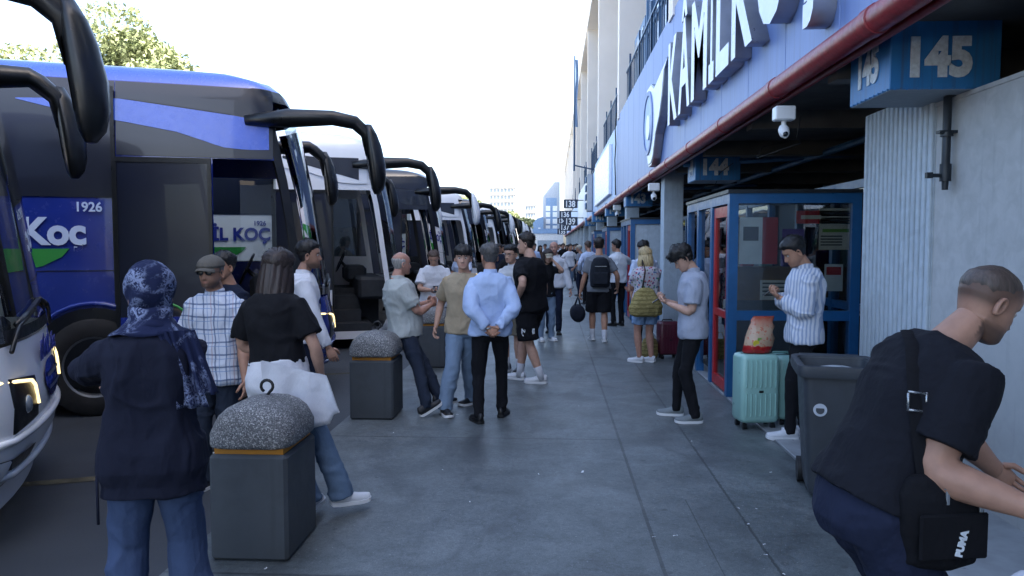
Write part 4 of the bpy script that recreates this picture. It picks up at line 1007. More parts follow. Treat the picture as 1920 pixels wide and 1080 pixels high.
def paint_tone(me, M, shave=0):
    # colour marks that belong to the skin: lips, stubble, lashes and brows; nostril shade is painted dark too
    n = len(me.vertices); co = np.zeros(n * 3); me.vertices.foreach_get('co', co); co = co.reshape(-1, 3)
    q = (co - M[1]) @ M[0] / M[2]; x, y, z = q.T; fr = y > .03; hd = (np.abs(x) < .1) & (z > -.02) & (z < .24)
    lip = g_(x, .024) * g_(z - .0445, .0095) * fr; cheek = .0
    st = np.clip(g_(z - .022, .03) * 1.2, 0, 1) * (y > -.02) * (1 - .8 * lip) + g_(z - .06, .006) * g_(x, .025) * fr * .8
    brow = np.clip(g_(np.abs(x) - .031, .017) * g_(z - .131 + .12 * (np.abs(x) - .03) ** 1, .0045) * 1.6, 0, 1) * fr
    lash = np.clip(g_(np.abs(x) - .031, .014) * g_(z - .1185, .0028), 0, 1) * fr * .9; nos = g_(np.abs(x) - .008, .004) * g_(z - .061, .004) * fr * .8
    sc = np.clip((z - .06 - .05 * np.clip(y / .05, -.6, 1.3)) / .07, 0, 1) * (np.hypot(x, y + .015) > .03) * np.clip((z-.07)/.03,0,1) * shave * (np.abs(x) < .0775 + .02 * (y<-.03))
    A = np.zeros((n, 4)); A[:, 0] = np.clip(lip, 0, 1) * hd; A[:, 1] = np.clip(st, 0, 1) * hd; A[:, 2] = np.clip(brow + lash + nos + sc * (1 - (y > .05) * (z < .165)), 0, 1) * hd; A[:, 3] = 1
    at_ = me.color_attributes.new('tone', 'FLOAT_COLOR', 'POINT'); at_.data.foreach_set('color', A.ravel())
def hand_geo(b, w, d, palm, side, curl=.45, s=1., thumb=.5):
    """w wrist, d direction, palm: palm normal, side +1 right / -1 left"""
    d = unit(d); palm = unit(palm - d * palm.dot(d)); u = unit(np.cross(d, palm)) * side   # u towards the thumb side
    rg = []
    for k, (l, ww, th) in enumerate(((-.02, .024, .019), (.0, .026, .018), (.03, .036, .017), (.06, .042, .016), (.088, .041, .013), (.094, .036, .008))):
        rg.append([w + d * l * s + u * ww * s * math.cos(a) + palm * th * s * math.sin(a) for a in np.linspace(0, 2 * math.pi, 13)[:-1]])
    b.loft(rg)
    for k, (off, L) in enumerate(((.030, .070), (.010, .079), (-.010, .074), (-.029, .058))):
        p = w + d * .084 * s + u * off * s; ang = .15 + .1 * k; pts = [p]; c_ = curl * (1 + .12 * k); dd = d
        for seg, f in enumerate((.45, .32, .23)):
            ang += c_ * (.6 if seg == 0 else .9); dd = d * math.cos(ang) + palm * math.sin(ang); p = p + dd * L * f * s; pts.append(p)
        b.tube(pts, [.0098 * s, .0088 * s, .0078 * s, .0058 * s], 8, up=u)
    p = w + d * .022 * s + u * .03 * s; t1 = unit(d * .75 + u * .75 + palm * .35); t2 = unit(d * .95 + u * (.35 - .5 * thumb) + palm * (.3 + thumb))
    b.tube([p, p + t1 * .036 * s, p + t1 * .036 * s + t2 * .03 * s, p + t1 * .036 * s + t2 * .052 * s], [.014 * s, .012 * s, .0105 * s, .007 * s], 8)
TORSO = dict(f=[-.2, -.08, .05, .2, .42, .65, .82, .92, .97, 1.0], w=[.15, .168, .168, .152, .14, .155, .160, .128, .088, .062], d=[.09, .115, .112, .1, .1, .116, .105, .085, .07, .06])
def person(lab, X, Y, face=180, H=1.75, z0=0., g=1., pelvis=(0, 0, None), lean=(0, 0), twist=0, head=(0, 0, 0), hands=None, elbows=None, feet=None, knees=None, top=None, bottom=None, shoes='shoe_dark', sole='white_plastic', hair=('short', 'hair_black'), skinm='skin_tan', curl=(.45, .45), palms=None, lod=1, belly=0., group=None, bend=0., name='person', extras=None, jaw=1., arm=1., socks=None, thick=1.):
    s = H / 1.75; root = thing('person', (X, Y, z0), lab, 'person', group, R(face))
    feet = feet or {'L': (-.1, 0, 10), 'R': (.1, 0, -10)}
    pw = .09 * s; leg1, leg2 = .243 * H, .235 * H; ankz = .045 * H
    px, py, pz = pelvis; 
    if pz is None:
        pz = 9
        for k, sx in (('L', -1), ('R', 1)):
            f = feet[k]; hz = math.hypot(f[0] - px - sx * pw, f[1] - py); fz = f[3] if len(f) > 3 else 0
            pz = min(pz, math.sqrt(max(.01, ((leg1 + leg2) * .993) ** 2 - hz * hz)) + ankz + fz)
    P0 = V3(px, py, pz); tl = .328 * H
    up = unit(V3(lean[0], lean[1], 1.)); Nk = P0 + up * tl
    mid = (P0 + Nk) / 2 + V3(0, -bend, 0) * s
    ty = R(twist); rvec = rotz(ty) @ V3(1, 0, 0); rvec = unit(rvec - up * rvec.dot(up)); fwd = np.cross(up, rvec)
    def spine(f):
        a = (1 - f) ** 2 * P0 + 2 * f * (1 - f) * mid + f * f * Nk if 0 <= f <= 1 else (P0 + (P0 - Nk) * -f if f < 0 else Nk + (Nk - P0) * (f - 1))
        if f < 0: a = P0 + V3(0, 0, f * tl)
        return a
    def torso_rings(grow, fl=-.2, fh=1.0, gd=0., nn=28, hemw=0.):
        out = []
        for f in sorted(set([fl, fh] + [x for x in (-.2, -.08, .05, .2, .32, .42, .55, .65, .75, .82, .88, .92, .96, 1.) if fl < x < fh])):
            w = (np.interp(f, TORSO['f'], TORSO['w']) * g) * s + grow + hemw * max(0, (.3 - f)); d = np.interp(f, TORSO['f'], TORSO['d']) * g * s + grow + gd
            if f > .86: w = w / g * (1 + (g - 1) * .5)
            q = max(0, min(1, f)); rv = unit(rotz(ty * q) @ V3(1, 0, 0)); uu = unit(spine(min(1, f + .05)) - spine(max(0, f - .05))) if f > 0 else V3(0, 0, 1)
            rv = unit(rv - uu * rv.dot(uu)); fw = np.cross(uu, rv); c = spine(f); bl = belly * s * math.exp(-((f - .28) / .26) ** 2); rg = []
            for a in np.linspace(0, 2 * math.pi, nn + 1)[:-1]:
                ca, sa = math.cos(a), math.sin(a); e = 2 / 2.5
                rg.append(c + rv * w * abs(ca) ** e * np.sign(ca) + fw * ((d + (bl if sa > 0 else 0)) * abs(sa) ** e * np.sign(sa)))
            out.append(rg)
        return out
    # joints
    shc = Nk - up * .062 * H; J = {}
    J['neck'] = Nk
    for k, sx in (('L', -1), ('R', 1)):
        sh = shc + rvec * sx * (.135 + .028 * g) * s; t = hands[k] if hands and hands.get(k) is not None else None
        t = shc + rvec * sx * .24 * s * (.6 + .4 * g) + V3(0, .04, -.53 * s) if t is None else V3(*t)
        hint = V3(*(elbows[k])) if elbows and elbows.get(k) is not None else (rvec * sx * .5 - fwd)
        el, wr = ik(sh, t, .165 * H, .148 * H, hint); J['sh' + k], J['el' + k], J['wr' + k] = sh, el, wr
        f = feet[k]; hip = P0 + V3(sx * pw, 0, 0); fz = f[3] if len(f) > 3 else 0; an = V3(f[0], f[1], ankz + fz)
        kh = V3(*(knees[k])) if knees and knees.get(k) is not None else rotz(R(f[2])) @ V3(0, 1, 0)
        kn, an = ik(hip, an, leg1, leg2, kh); J['hip' + k], J['kn' + k], J['an' + k] = hip, kn, an
    hy, hp, hr = head; hs = H * .13 / .23 * 1.02
    HM = np.array((Euler((0, 0, ty + R(hy))).to_matrix() @ Euler((R(-hp), R(hr), 0)).to_matrix())); pivot = V3(0, -.02, .02)
    HO = Nk + up * .035 * H + V3(0, .012, 0) * 1. + rotz(ty) @ V3(0, .02 * s, 0); HO = HO - HM @ pivot * hs
    vox = .008 if lod == 0 else (.011 if lod == 1 else .02)
    # -------- body: skin
    b = MB(); b.loft(torso_rings(-.012, -.1, .97))
    for k, sx in (('L', -1), ('R', 1)):
        sh, el, wr = J['sh' + k], J['el' + k], J['wr' + k]; ga = .6 + .4 * g
        def chain(p0, p1, fr): return [p0 + (p1 - p0) * f for f in fr]
        pts = [sh + (sh - el) * .1] + chain(sh, el, (.0, .25, .6, .92)) + chain(el, wr, (.1, .28, .6, .9, 1.)) + [wr + (wr - el) * .06]
        b.tube(pts, [x * s * ga * arm for x in (.03, .048, .051, .047, .041, .041, .043, .036, .027, .026, .025)], 14)
        if bottom and bottom.get('kind') in ('shorts',) or lod == 0 or (bottom and bottom.get('kind') == 'skirt'):
            hip, kn, an = J['hip' + k], J['kn' + k], J['an' + k]
            pts = chain(hip, kn, (0, .3, .7, .95)) + chain(kn, an, (.08, .3, .6, .88, 1.)); b.tube(pts, [x * s * ga for x in (.085, .082, .064, .054, .052, .059, .048, .037, .036)], 14)
    nb = Nk - up * .05 * H; hc = HO + HM @ V3(0, -.012, .05) * hs; b.tube([nb, Nk, (Nk + hc) / 2, hc], [.07 * s * (.5 + .5 * g), .062 * s * (.3 + .7 * g), .056 * s * (.2 + .8 * g), .052 * s * g ** .5], 16)
    body = remesh('body', b, MATS[skinm], root, vox, 0, 3)
    # head, ears and hands go into the same mesh afterwards
    hb = MB(); Ph = HP.copy()
    if jaw != 1 or g > 1.12:
        k_ = np.clip(1 - ZS / .09, 0, 1)[:, None]; Ph[..., 0] *= 1 + (jaw - 1 + (g - 1) * .35) * k_
    close_rings(hb, Ph)
    for sx in (-1, 1): ear(hb, sx)
    V = np.concatenate(hb.v) @ HM.T * hs + HO; hb.v = [V]; hb.n = len(V)
    for i_, (k, sx) in enumerate((('L', -1), ('R', 1))):
        wr, el = J['wr' + k], J['el' + k]; pl = V3(*(palms[k])) if palms and palms.get(k) is not None else -rvec * sx
        dr = wr - el
        if isinstance(curl, dict) and 'dir' in curl and k in curl['dir']: dr = V3(*curl['dir'][k])
        cc = curl[i_] if not isinstance(curl, dict) else curl.get(k, .45)
        hand_geo(hb, wr + (wr - el) * .02, dr, pl, sx, cc, s * .98)
        J['ha' + k] = wr + unit(dr) * .09 * s; J['pl' + k] = pl
    body['_x'] = 0; XTRA.append((body, hb, (HM, HO, hs, .95 if hair[0] == 'buzz' else (.12 if hair[0] == 'ring' else 0))))
    def hobj(nm, mb, m, sm_=True):
        V = np.concatenate(mb.v) @ HM.T * hs + HO; mb.v = [V]; return mb.build(nm, m, root, sm_)
    if lod < 2:
        for sx in (-1, 1):
            e = MB(); e.ell((sx * .031, .0705, .113), (.0135, .0115, .0085), 12, 8, 0); e.ell((sx * .031 + 0, .0795, .1125), (.0058, .0035, .0058), 10, 6, 1); hobj('eye', e, [mat('eye_white', 'b5aea8', .3), mat('eye_dark', '15100d', .2)])
    kind, hm = hair[0], hair[1]
    if kind in ('short', 'fringe', 'buzz', 'ring', 'long', 'bob', 'bun'): hobj('hair', hair_mesh(kind, hash_(lab), thick=thick), MATS[hm])
    # -------- top
    T_ = dict(kind='tee', mat='cloth_white', loose=.0, hem=-.1, sleeve='short', neck=.99, fold=.011); T_.update(top or {})
    if T_['kind'] != 'none':
        b = MB(); gr = .012 + T_['loose']; b.tube([J['shL'] + up * -.01, shc + up * .03 * s, J['shR'] + up * -.01], [.052 * s + T_['loose'] * .3, .062 * s + T_['loose'] * .3, .052 * s + T_['loose'] * .3], 14); b.loft(torso_rings(gr * s, T_['hem'], T_['neck'], nn=28, hemw=T_['loose'] * 1.2))
        for k, sx in (('L', -1), ('R', 1)):
            sh, el, wr = J['sh' + k], J['el' + k], J['wr' + k]; L = T_['loose']; ga = .6 + .4 * g
            sin = sh - rvec * sx * .05 * s
            if T_['sleeve'] == 'short':
                ga = ga * (1 + (arm - 1) * .8); e = sh + (el - sh) * .72; b.tube([sin, sh + (sh - el) * .05, sh + (el - sh) * .3, e - (el - sh) * .02, e], [x * s * ga + L * .6 for x in (.045, .06, .066, .066, .068)], 16)
            elif T_['sleeve'] == 'long':
                pts = [sin, sh + (sh - el) * .05] + [sh + (el - sh) * f for f in (.3, .7, .95)] + [el + (wr - el) * f for f in (.1, .5, .9, .97)]
                b.tube(pts, [x * s * ga + L * .6 for x in (.045, .059, .063, .058, .055, .054, .049, .041, .036)], 16)
        o = remesh(T_['name'] if 'name' in T_ else {'tee': 'tee_shirt', 'polo': 'polo_shirt', 'shirt': 'shirt', 'jacket': 'jacket'}[T_['kind']], b, MATS[T_['mat']], root, vox, T_['fold'], 2, (7, 7, 5.), hash_(lab))
        if T_['kind'] in ('polo', 'shirt') and lod < 2:
            b = MB(); rg = []
            for (f, gw) in ((-.02, .074), (.018, .064), (.022, .058), (-.01, .056)):
                rg.append([Nk + up * f * H * .9 + rvec * gw * s * (.6 + .4 * g) * math.cos(a) + fwd * (gw * s * 1.02 * (.6 + .4 * g) * math.sin(a) + .008) + up * (-.022 * max(0, math.sin(a)) ** 2) * s for a in np.linspace(0, 2 * math.pi, 25)[:-1]])
            b.loft(rg, caps=False); b.build('collar', MATS[T_['mat']], o, True)
    # -------- bottom
    B_ = dict(kind='trousers', mat='cloth_black', loose=.0, waist=.12, fold=.009, flare=0.); B_.update(bottom or {})
    b = MB(); b.loft(torso_rings(.006 + B_['loose'] * .12, -.17, B_['waist']))
    for k, sx in (('L', -1), ('R', 1)):
        hip, kn, an = J['hip' + k], J['kn' + k], J['an' + k]; L = B_['loose']; ga = .6 + .4 * g; hi = hip + V3(-sx * .005, 0, .03)
        if B_['kind'] in ('trousers', 'jeans'):
            e = an + (kn - an) * .02 + V3(0, 0, -.035 * s); pts = [hi, hip, hip + (kn - hip) * .35, hip + (kn - hip) * .75, kn, kn + (an - kn) * .3, kn + (an - kn) * .65, kn + (an - kn) * .92, e]
            rr_ = (.08, .094, .086, .07, .064, .06, .053, .05, .05); b.tube(pts, [x * s * ga + L * (.5 + .5 * q) + B_['flare'] * max(0, q - .5) for x, q in zip(rr_, np.linspace(0, 1, 9))], 16, up=V3(0, 1, 0))
        else:
            q_ = B_.get('len', .95); e = hip + (kn - hip) * q_ ; b.tube([hi, hip, hip + (kn - hip) * .4 * q_, hip + (kn - hip) * .8 * q_, e], [x * s * ga + L for x in (.08, .096, .094, .088, .086)], 16, up=V3(0, 1, 0))
    remesh({'trousers': 'trousers', 'jeans': 'jeans', 'shorts': 'shorts', 'skirt': 'skirt'}[B_['kind']], b, MATS[B_['mat']], root, vox, B_['fold'], 2, (6, 6, 6.5), hash_(lab) + 3)
    # -------- shoes
    for k, sx in (('L', -1), ('R', 1)):
        f = feet[k]; an = J['an' + k]; Rz = rotz(R(f[2])); pt = f[4] if len(f) > 4 else 0   # toe lift, degrees
        Rx = np.array(Euler((R(pt), 0, 0)).to_matrix()); rg = []; rs = []
        for y, w, h, zb in ((-.075, .022, .05, .012), (-.065, .032, .085, .004), (-.02, .038, .088, 0), (.03, .041, .082, 0), (.075, .046, .06, 0), (.12, .05, .048, 0), (.165, .046, .04, .002), (.19, .034, .032, .006), (.2, .016, .022, .01)):
            rg.append([(w * math.cos(a) * (1 if math.sin(a) < .3 else .86), y, .02 + zb + (h if math.sin(a) > 0 else .0) * abs(math.sin(a)) ** .8) for a in np.linspace(0, 2 * math.pi, 15)[:-1]])
            rs.append([(x_ * w * 1.07, y * 1.02, z_) for x_, z_ in ((-1, zb), (-1.02, zb + .026), (1.02, zb + .026), (1, zb))])
        def tr(V): return (np.array(V) @ Rx.T) @ Rz.T * s * .97 + V3(an[0], an[1], an[2] - ankz)
        b = MB(); b.loft([tr(r) for r in rg]); so_ = b.build('shoe', MATS[shoes], root, True)
        if lod < 2: b = MB(); b.loft([tr(r) for r in rs]); b.build('sole', MATS[sole], so_, 50)
        if socks:
            b = MB(); b.tube([an + (J['kn' + k] - an) * q for q in (-.12, .1, .3)], [.044 * s, .044 * s, .05 * s], 14); b.build('sock', MATS[socks], root, True)
    J['root'] = root; J['Rf'] = rotz(R(face)); J['O'] = V3(X, Y, z0); J['HM'] = HM; J['HO'] = HO; J['hs'] = hs; J['up'] = up; J['rv'] = rvec; J['fwd'] = fwd; J['s'] = s; J['spine'] = spine; J['rings'] = torso_rings; J['hobj'] = hobj; J['Nk'] = Nk
    return J
XTRA = []
def hash_(t): return sum(ord(c) * (i + 3) for i, c in enumerate(t)) % 997
def finish_people():
    bake(); BAKE.clear()
    import bmesh
    for body, hb, M in XTRA:
        me = body.data; bm = bmesh.new(); bm.from_mesh(me)
        tmp = hb.mesh('t', me.materials[0], True); bm.from_mesh(tmp); 
        for f in bm.faces: f.smooth = True
        bm.to_mesh(me); bm.free(); bpy.data.meshes.remove(tmp); del body['_x']
        paint_tone(me, M, M[3])
    XTRA.clear()
def wpt(J, p): return J['Rf'] @ np.asarray(p, float) + J['O']
# fabrics and hair ---------------------------------------------------------
for n_, c_ in dict(cloth_white='c9ccd2', cloth_offwhite='bfc2c6', cloth_black='15161a', cloth_navy='1b2234', cloth_jacket='181c2b', cloth_beige='9d8f78', cloth_blue='a9bcdc', cloth_grey='70757c', cloth_polo='a3a8a5', cloth_darkjeans='222a38', cloth_jeans='5b6f86', cloth_palejeans='71859b', cloth_widejeans='3b4a66', cloth_denim='7f9cc0', cloth_maroon='4a2027', cloth_teal='4f7f7a', cloth_pink='b79a9c', cloth_brown='4b3e36', cloth_straw='8e8254', cloth_khaki='6a6558', cloth_sweat='1f2538', cloth_tee='16181f', cloth_paleblue='b8c4da').items(): cloth(n_, c_)
for n_, c_ in dict(hair_black='0e0d0d', hair_brown='1f1815', hair_longbrown='2b211d', hair_blonde='b09c74', hair_grey='4d4c4b', hair_white='8a8884', hair_light='4a3a30', hair_buzz='453a33').items():
    m, t, b_ = newmat(n_); c = srgb(c_); o = ramp(t, noise(t, 70, 4, coords(t, (1, 1, .15)), .4), (.3, tuple(x * .6 for x in c)), (.7, tuple(x * 1.5 for x in c)))
    t.links.new(o, b_.inputs['Base Color']); b_.inputs['Roughness'].default_value = .5; bump(t, b_, noise(t, 150, 3, coords(t, (1, 1, .12))), .5, .004); MATS[n_] = m
skin('skin_tan', 'a97f68', .25); skin('skin_light', 'bd9682', .08); skin('skin_beard', 'a07a66', .75); skin('skin_red', 'b08472', .3); skin('skin_woman', 'b8917c', .0)
mat('shoe_dark', '1a1b1e', .5); mat('shoe_white', 'c3c6ca', .5); mat('shoe_grey', '6d7578', .7); mat('shoe_black', '0f1012', .4); mat('sock_white', 'b9bcc2', .9)
def pattern(name, fn, rough=.9):
    m, t, b = newmat(name); o = fn(t); t.links.new(o, b.inputs['Base Color']); b.inputs['Roughness'].default_value = rough; b.inputs['Specular IOR Level'].default_value = .2
    bump(t, b, noise(t, 8, 3, coords(t, (1.2, 1.2, .7)), .7), .5, .025); MATS[name] = m
def stripe(t, co, per, w, ph=0.):
    m_ = math_(t, 'PINGPONG', math_(t, 'ADD', co, ph + 30), per / 2); return math_(t, 'LESS_THAN', m_, w / 2)
def xyz(t):
    c = coords(t); sp = t.nodes.new('ShaderNodeSeparateXYZ'); t.links.new(c, sp.inputs[0]); w = math_(t, 'MULTIPLY', math_(t, 'SUBTRACT', noise(t, 5, 2), .5), .03)
    return [math_(t, 'ADD', o, w) for o in sp.outputs[:3]]
def f_plaid(t):
    X, Y, Z = xyz(t); o = srgb('bcc4d2'); H_ = math_(t, 'ADD', X, math_(t, 'MULTIPLY', Y, .6))
    for co, per, w, ph, c, k in ((H_, .085, .012, 0, '3f5478', .75), (Z, .09, .012, .02, '3f5478', .75), (H_, .085, .006, .03, '6a86b0', .7), (Z, .09, .006, .05, '6a86b0', .7), (H_, .17, .008, .06, '8b6a72', .5)):
        o = mix(t, math_(t, 'MULTIPLY', stripe(t, co, per, w, ph), k), o, srgb(c))
    return o
def f_stripe(t):
    X, Y, Z = xyz(t); a = math_(t, 'ADD', Y, math_(t, 'MULTIPLY', X, .5)); return mix(t, math_(t, 'MULTIPLY', stripe(t, a, .034, .016), .65), srgb('c6cad2'), srgb('7489ac'))
def f_floral(t):
    v = N(t, 'ShaderNodeTexVoronoi', i_Scale=26.); t.links.new(coords(t), v.inputs['Vector']); a = ramp(t, v.outputs['Distance'], (.35, 1.), (.45, 0.))
    hue = ramp(t, v.outputs['Color'], (.25, srgb('9c3f55')), (.45, srgb('4d6a9a')), (.62, srgb('4f7f58')), (.8, srgb('b5727a'))); return mix(t, a, srgb('b5b3ba'), hue)
def f_scarf(t):
    c = coords(t); v = N(t, 'ShaderNodeTexVoronoi', i_Scale=17., feature='DISTANCE_TO_EDGE'); t.links.new(c, v.inputs['Vector']); w = N(t, 'ShaderNodeTexVoronoi', i_Scale=6., feature='F1'); t.links.new(c, w.inputs['Vector'])
    a = ramp(t, v.outputs['Distance'], (.03, 1.), (.07, 0.)); n = noise(t, 60, 5, c, 2.); k = ramp(t, n, (.46, 0.), (.56, 1.)); big = ramp(t, noise(t, 7, 3, c, .8), (.45, 0.), (.55, 1.))
    o = mix(t, math_(t, 'MULTIPLY', math_(t, 'MAXIMUM', a, k), math_(t, 'MULTIPLY', big, .7)), srgb('1d2542'), srgb('8f9cbc')); return o
def f_straw(t):
    c = coords(t); X, Y, Z = xyz(t); n = noise(t, 25, 3, coords(t, (1, 1, 3)), .5); return mix(t, math_(t, 'MULTIPLY', stripe(t, Z, .06, .02), .45), ramp(t, n, (.3, srgb('7a6d42')), (.7, srgb('a79a68'))), srgb('55502f'))
pattern('plaid', f_plaid); pattern('stripes', f_stripe); pattern('floral', f_floral); pattern('scarf_print', f_scarf); pattern('straw', f_straw)
def on(J, name, mb, m, sm=True, parent=None): return mb.build(name, m, parent or J['root'], sm)
def world_thing(J, name, loc_local, lab, cat):
    p = wpt(J, loc_local); return thing(name, tuple(p), lab, cat, None, J['root'].rotation_euler[2])
def phone(J, k='R', lab='', off=(0, .0, .0)):
    c = J['ha' + k] + V3(*off) + J['pl' + k] / (np.linalg.norm(J['pl' + k]) + 1e-9) * .022; t_ = world_thing(J, 'mobile_phone', c, lab, 'phone'); t_.rotation_euler = (R(-35), 0, J['root'].rotation_euler[2])
    b = MB(); b.box(-.037, .037, -.075, .075, -.005, .003, bev=.002); b.build('phone_case', MATS['trim_black'], t_); b = MB(); b.box(-.033, .033, -.07, .07, .0032, .0045); b.build('screen', MATS['dark_glassy'], t_)
def gx(px, py): p = gp(px, py); return p.x, p.y
def at_y(px, Y): p = at(px, 458, Y); return p.x
def loc_of(X, Y, face, p):  # world ground point -> local xy
    a = -R(face); dx, dy = p[0] - X, p[1] - Y; return (dx * math.cos(a) - dy * math.sin(a), dx * math.sin(a) + dy * math.cos(a))
def feet_at(pl, pr, face, tl=12, tr=-12, z=0.):
    def g2(p): q = gp(p[0], p[1], z); return (q.x, q.y)
    a, c = g2(pl), g2(pr); X, Y = (a[0] + c[0]) / 2, (a[1] + c[1]) / 2
    return X, Y, {'L': (*loc_of(X, Y, face, a), tl), 'R': (*loc_of(X, Y, face, c), tr)}
# 1 woman in headscarf -----------------------------------------------------
HX, HY_ = -1.68, 3.02
J = person('woman in patterned navy headscarf and long dark jacket seen from behind with folded arms', HX, HY_, 20, 1.61, 0, 1.0, lean=(0, .03), head=(8, 4, 0), twist=4,
    hands={'L': (-.06, .25, 1.13), 'R': (-.14, .3, 1.08)}, elbows={'L': (-1, -.05, .1), 'R': (.5, .1, -1)}, feet={'L': (-.13, 0, 8), 'R': (.13, .05, -8)},
    top=dict(kind='jacket', mat='cloth_jacket', sleeve='long', loose=.036, hem=-.3, fold=.013), bottom=dict(kind='trousers', mat='cloth_widejeans', loose=.03, flare=.05), hair=('none', 'hair_black'), skinm='skin_woman', lod=0, belly=.03)
def scarf(J):
    P = HP.copy(); Z = np.repeat(ZS[:, None], len(TH), 1); C = np.cos(TH)[None, :].repeat(len(ZS), 0)
    nrm = P - np.array((0, -.015, .1)); nrm /= np.linalg.norm(nrm, axis=2, keepdims=True); face = (C > .62) & (Z > .012) & (Z < .165)
    t = .028 + .006 * np.sin(Z * 60 + C * 5) + .016 * np.clip((Z - .1) / .1, 0, 1) * (C < 0); t = np.where(face, -.012, t); Q = P + nrm * t[..., None]; b = MB(); close_rings(b, Q)
    sc = J['hobj']('headscarf', b, MATS['scarf_print']); b = MB()
    hc = J['HO'] + J['HM'] @ V3(0, -.01, .06) * J['hs']; rg = []
    for q, rx, ry in ((0, .088, .1), (.25, .088, .098), (.5, .085, .09), (.75, .1, .1), (1, .13, .115), (1.15, .16, .12)):
        c = hc + (J['Nk'] - hc) * q; rg.append([c + J['rv'] * rx * math.cos(a) + J['fwd'] * ry * math.sin(a) + V3(0, 0, .006 * math.sin(5 * a + q * 6)) for a in np.linspace(0, 2 * math.pi, 31)[:-1]])
    b.loft(rg)
    for k, (dz, r) in enumerate(((.012, .078), (-.012, .092), (-.034, .1))):
        pts = [J['Nk'] + J['up'] * (dz + .012 * math.sin(3 * a + k)) + J['rv'] * r * math.cos(a) + J['fwd'] * (r * math.sin(a) + .01) for a in np.linspace(0, 2 * math.pi, 30)]; b.tube(pts, .026, 10)
    on(J, 'scarf_wrap', b, MATS['scarf_print'], True, sc)
    # tails falling over the right shoulder blade
    for i, (x0, L, w, ph) in enumerate(((.09, .32, .085, 0), (.14, .27, .07, 2), (.055, .2, .06, 4))):
        A = []
        for u in range(17):
            q = u / 16; row = []
            for v_ in range(13):
                p = v_ / 12 - .5; c = J['Nk'] + J['rv'] * (x0 + q * .07) + J['up'] * (.0 - q * L) - J['fwd'] * (.118 + .012 * q + .016 * math.cos(p * 14 + ph) * (.4 + q) - .03 * abs(p)); c = c + J['rv'] * p * w * (1 + .5 * q); row.append(c)
            A.append(row)
        A = np.array(A); Bk = A[::-1] + J['fwd'] * .014; b = MB(); b.grid(np.concatenate([A, Bk])); on(J, 'scarf_tail', b, MATS['scarf_print'], True, sc)
    b = MB(); b.tube([J['spine'](-.1) + J['rv'] * -.2 + V3(0, -.06, -.1 * k) for k in range(3)], .006, 5); on(J, 'jacket_tie', b, MATS['cloth_jacket'])
scarf(J)
# 2 girl leaning on the bollard -------------------------------------------
X, Y, F = feet_at((583, 978), (648, 962), -8, 25, -45)
F['L'] = (F['L'][0], F['L'][1] + .03, 5); F['R'] = (F['R'][0], F['R'][1], -50)
J = person('girl with long brown hair and black cropped tee leaning on the nearest bollard', X, Y, -8, 1.68, 0, .92, pelvis=(-.33, .0, .87), lean=(-.07, .06), head=(-14, 10, 0), hands={'L': (-.42, .2, 1.0), 'R': (-.1, .14, .86)}, elbows={'L': (-.9, -.4, 0), 'R': (.6, -.6, 0)}, feet=F,
    top=dict(kind='tee', mat='cloth_black', loose=.03, hem=.16), bottom=dict(kind='jeans', mat='cloth_jeans', loose=.012, flare=.045), shoes='shoe_white', hair=('long', 'hair_longbrown'), skinm='skin_woman', lod=1)
def waist_jacket(J):
    b = MB(); rings = J['rings'](.05, -.34, .22, nn=36); rings = [[p * (1, 1, 1) + V3(0, 0, .012 * math.sin(i * 1.1)) for i, p in enumerate(r)] for r in rings]; b.loft(rings)
    sp = J['spine']; rv, fw = V3(1, 0, 0), V3(0, 1, 0); c = sp(.1)
    A = []
    for u in range(11):
        q = u / 10; row = []
        for v_ in range(13):
            p = v_ / 12; x = .0 + .36 * p + .1 * q * p; z = .09 - .1 * p - q * (.24 + .12 * math.sin(p * 2.6 + .3) - .05 * (p > .9)); y = -.2 + .12 * p + .022 * math.sin(p * 15 + q * 2.5) * (.35 + q); row.append(c + V3(x, y, z))
        A.append(row)
    o = remesh('jacket_at_waist', b, MATS['cloth_white'], J['root'], .009, .01, 2, (6, 6, 5), 4); A = np.array(A); Bk = A[::-1] + V3(0, .014, 0); b = MB(); b.grid(np.concatenate([A, Bk])); b.build('jacket_flap', MATS['cloth_white'], o, True)
waist_jacket(J)
# 3 man in cap ---------------------------------------------------------------
def cap_mesh(J, m, brim=True, peak=1.):
    Z = ZS; P = HP.copy(); nrm = P - np.array((0, -.015, .1)); nrm /= np.linalg.norm(nrm, axis=2, keepdims=True); zz = np.repeat(Z[:, None], len(TH), 1); k = np.clip((zz - .142) / .008, 0, 1)
    Q = P + nrm * (k * .018 - (1 - k) * .01)[..., None]; Q[..., 2] = np.where(k > 0, .14 + (Q[..., 2] - .14) * .93, Q[..., 2]); b = MB(); close_rings(b, Q); c = J['hobj']('cap', b, m)
    if brim:
        A = np.array([[(math.sin(a) * .078, .045 + math.cos(a) * (.0 + .11 * q) + .03 * (1 - q), .158 - .022 * q - .022 * math.sin(a) ** 2) for a in np.linspace(-1.25, 1.25, 14)] for q in np.linspace(0, 1, 5)])
        b = MB(); b.grid(np.concatenate([A, A[::-1] - (0, 0, .006)])); o = J['hobj']('cap_peak', b, m); 
    return c
cloth('cap_grey', '5c5a55')
J = person('man in a grey flat cap, sunglasses and blue plaid short sleeved shirt', at_y(402, 5.35), 5.35, 172, 1.73, -.1, 1.12, head=(4, 2, 0), hands={'L': (-.3, .12, .82), 'R': (.32, .1, .84)}, top=dict(kind='shirt', mat='plaid', loose=.025, hem=-.16, sleeve='short'), bottom=dict(mat='cloth_darkjeans'), hair=('ring', 'hair_grey'), skinm='skin_beard', belly=.04)
cap_mesh(J, MATS['cap_grey'])
b = MB()
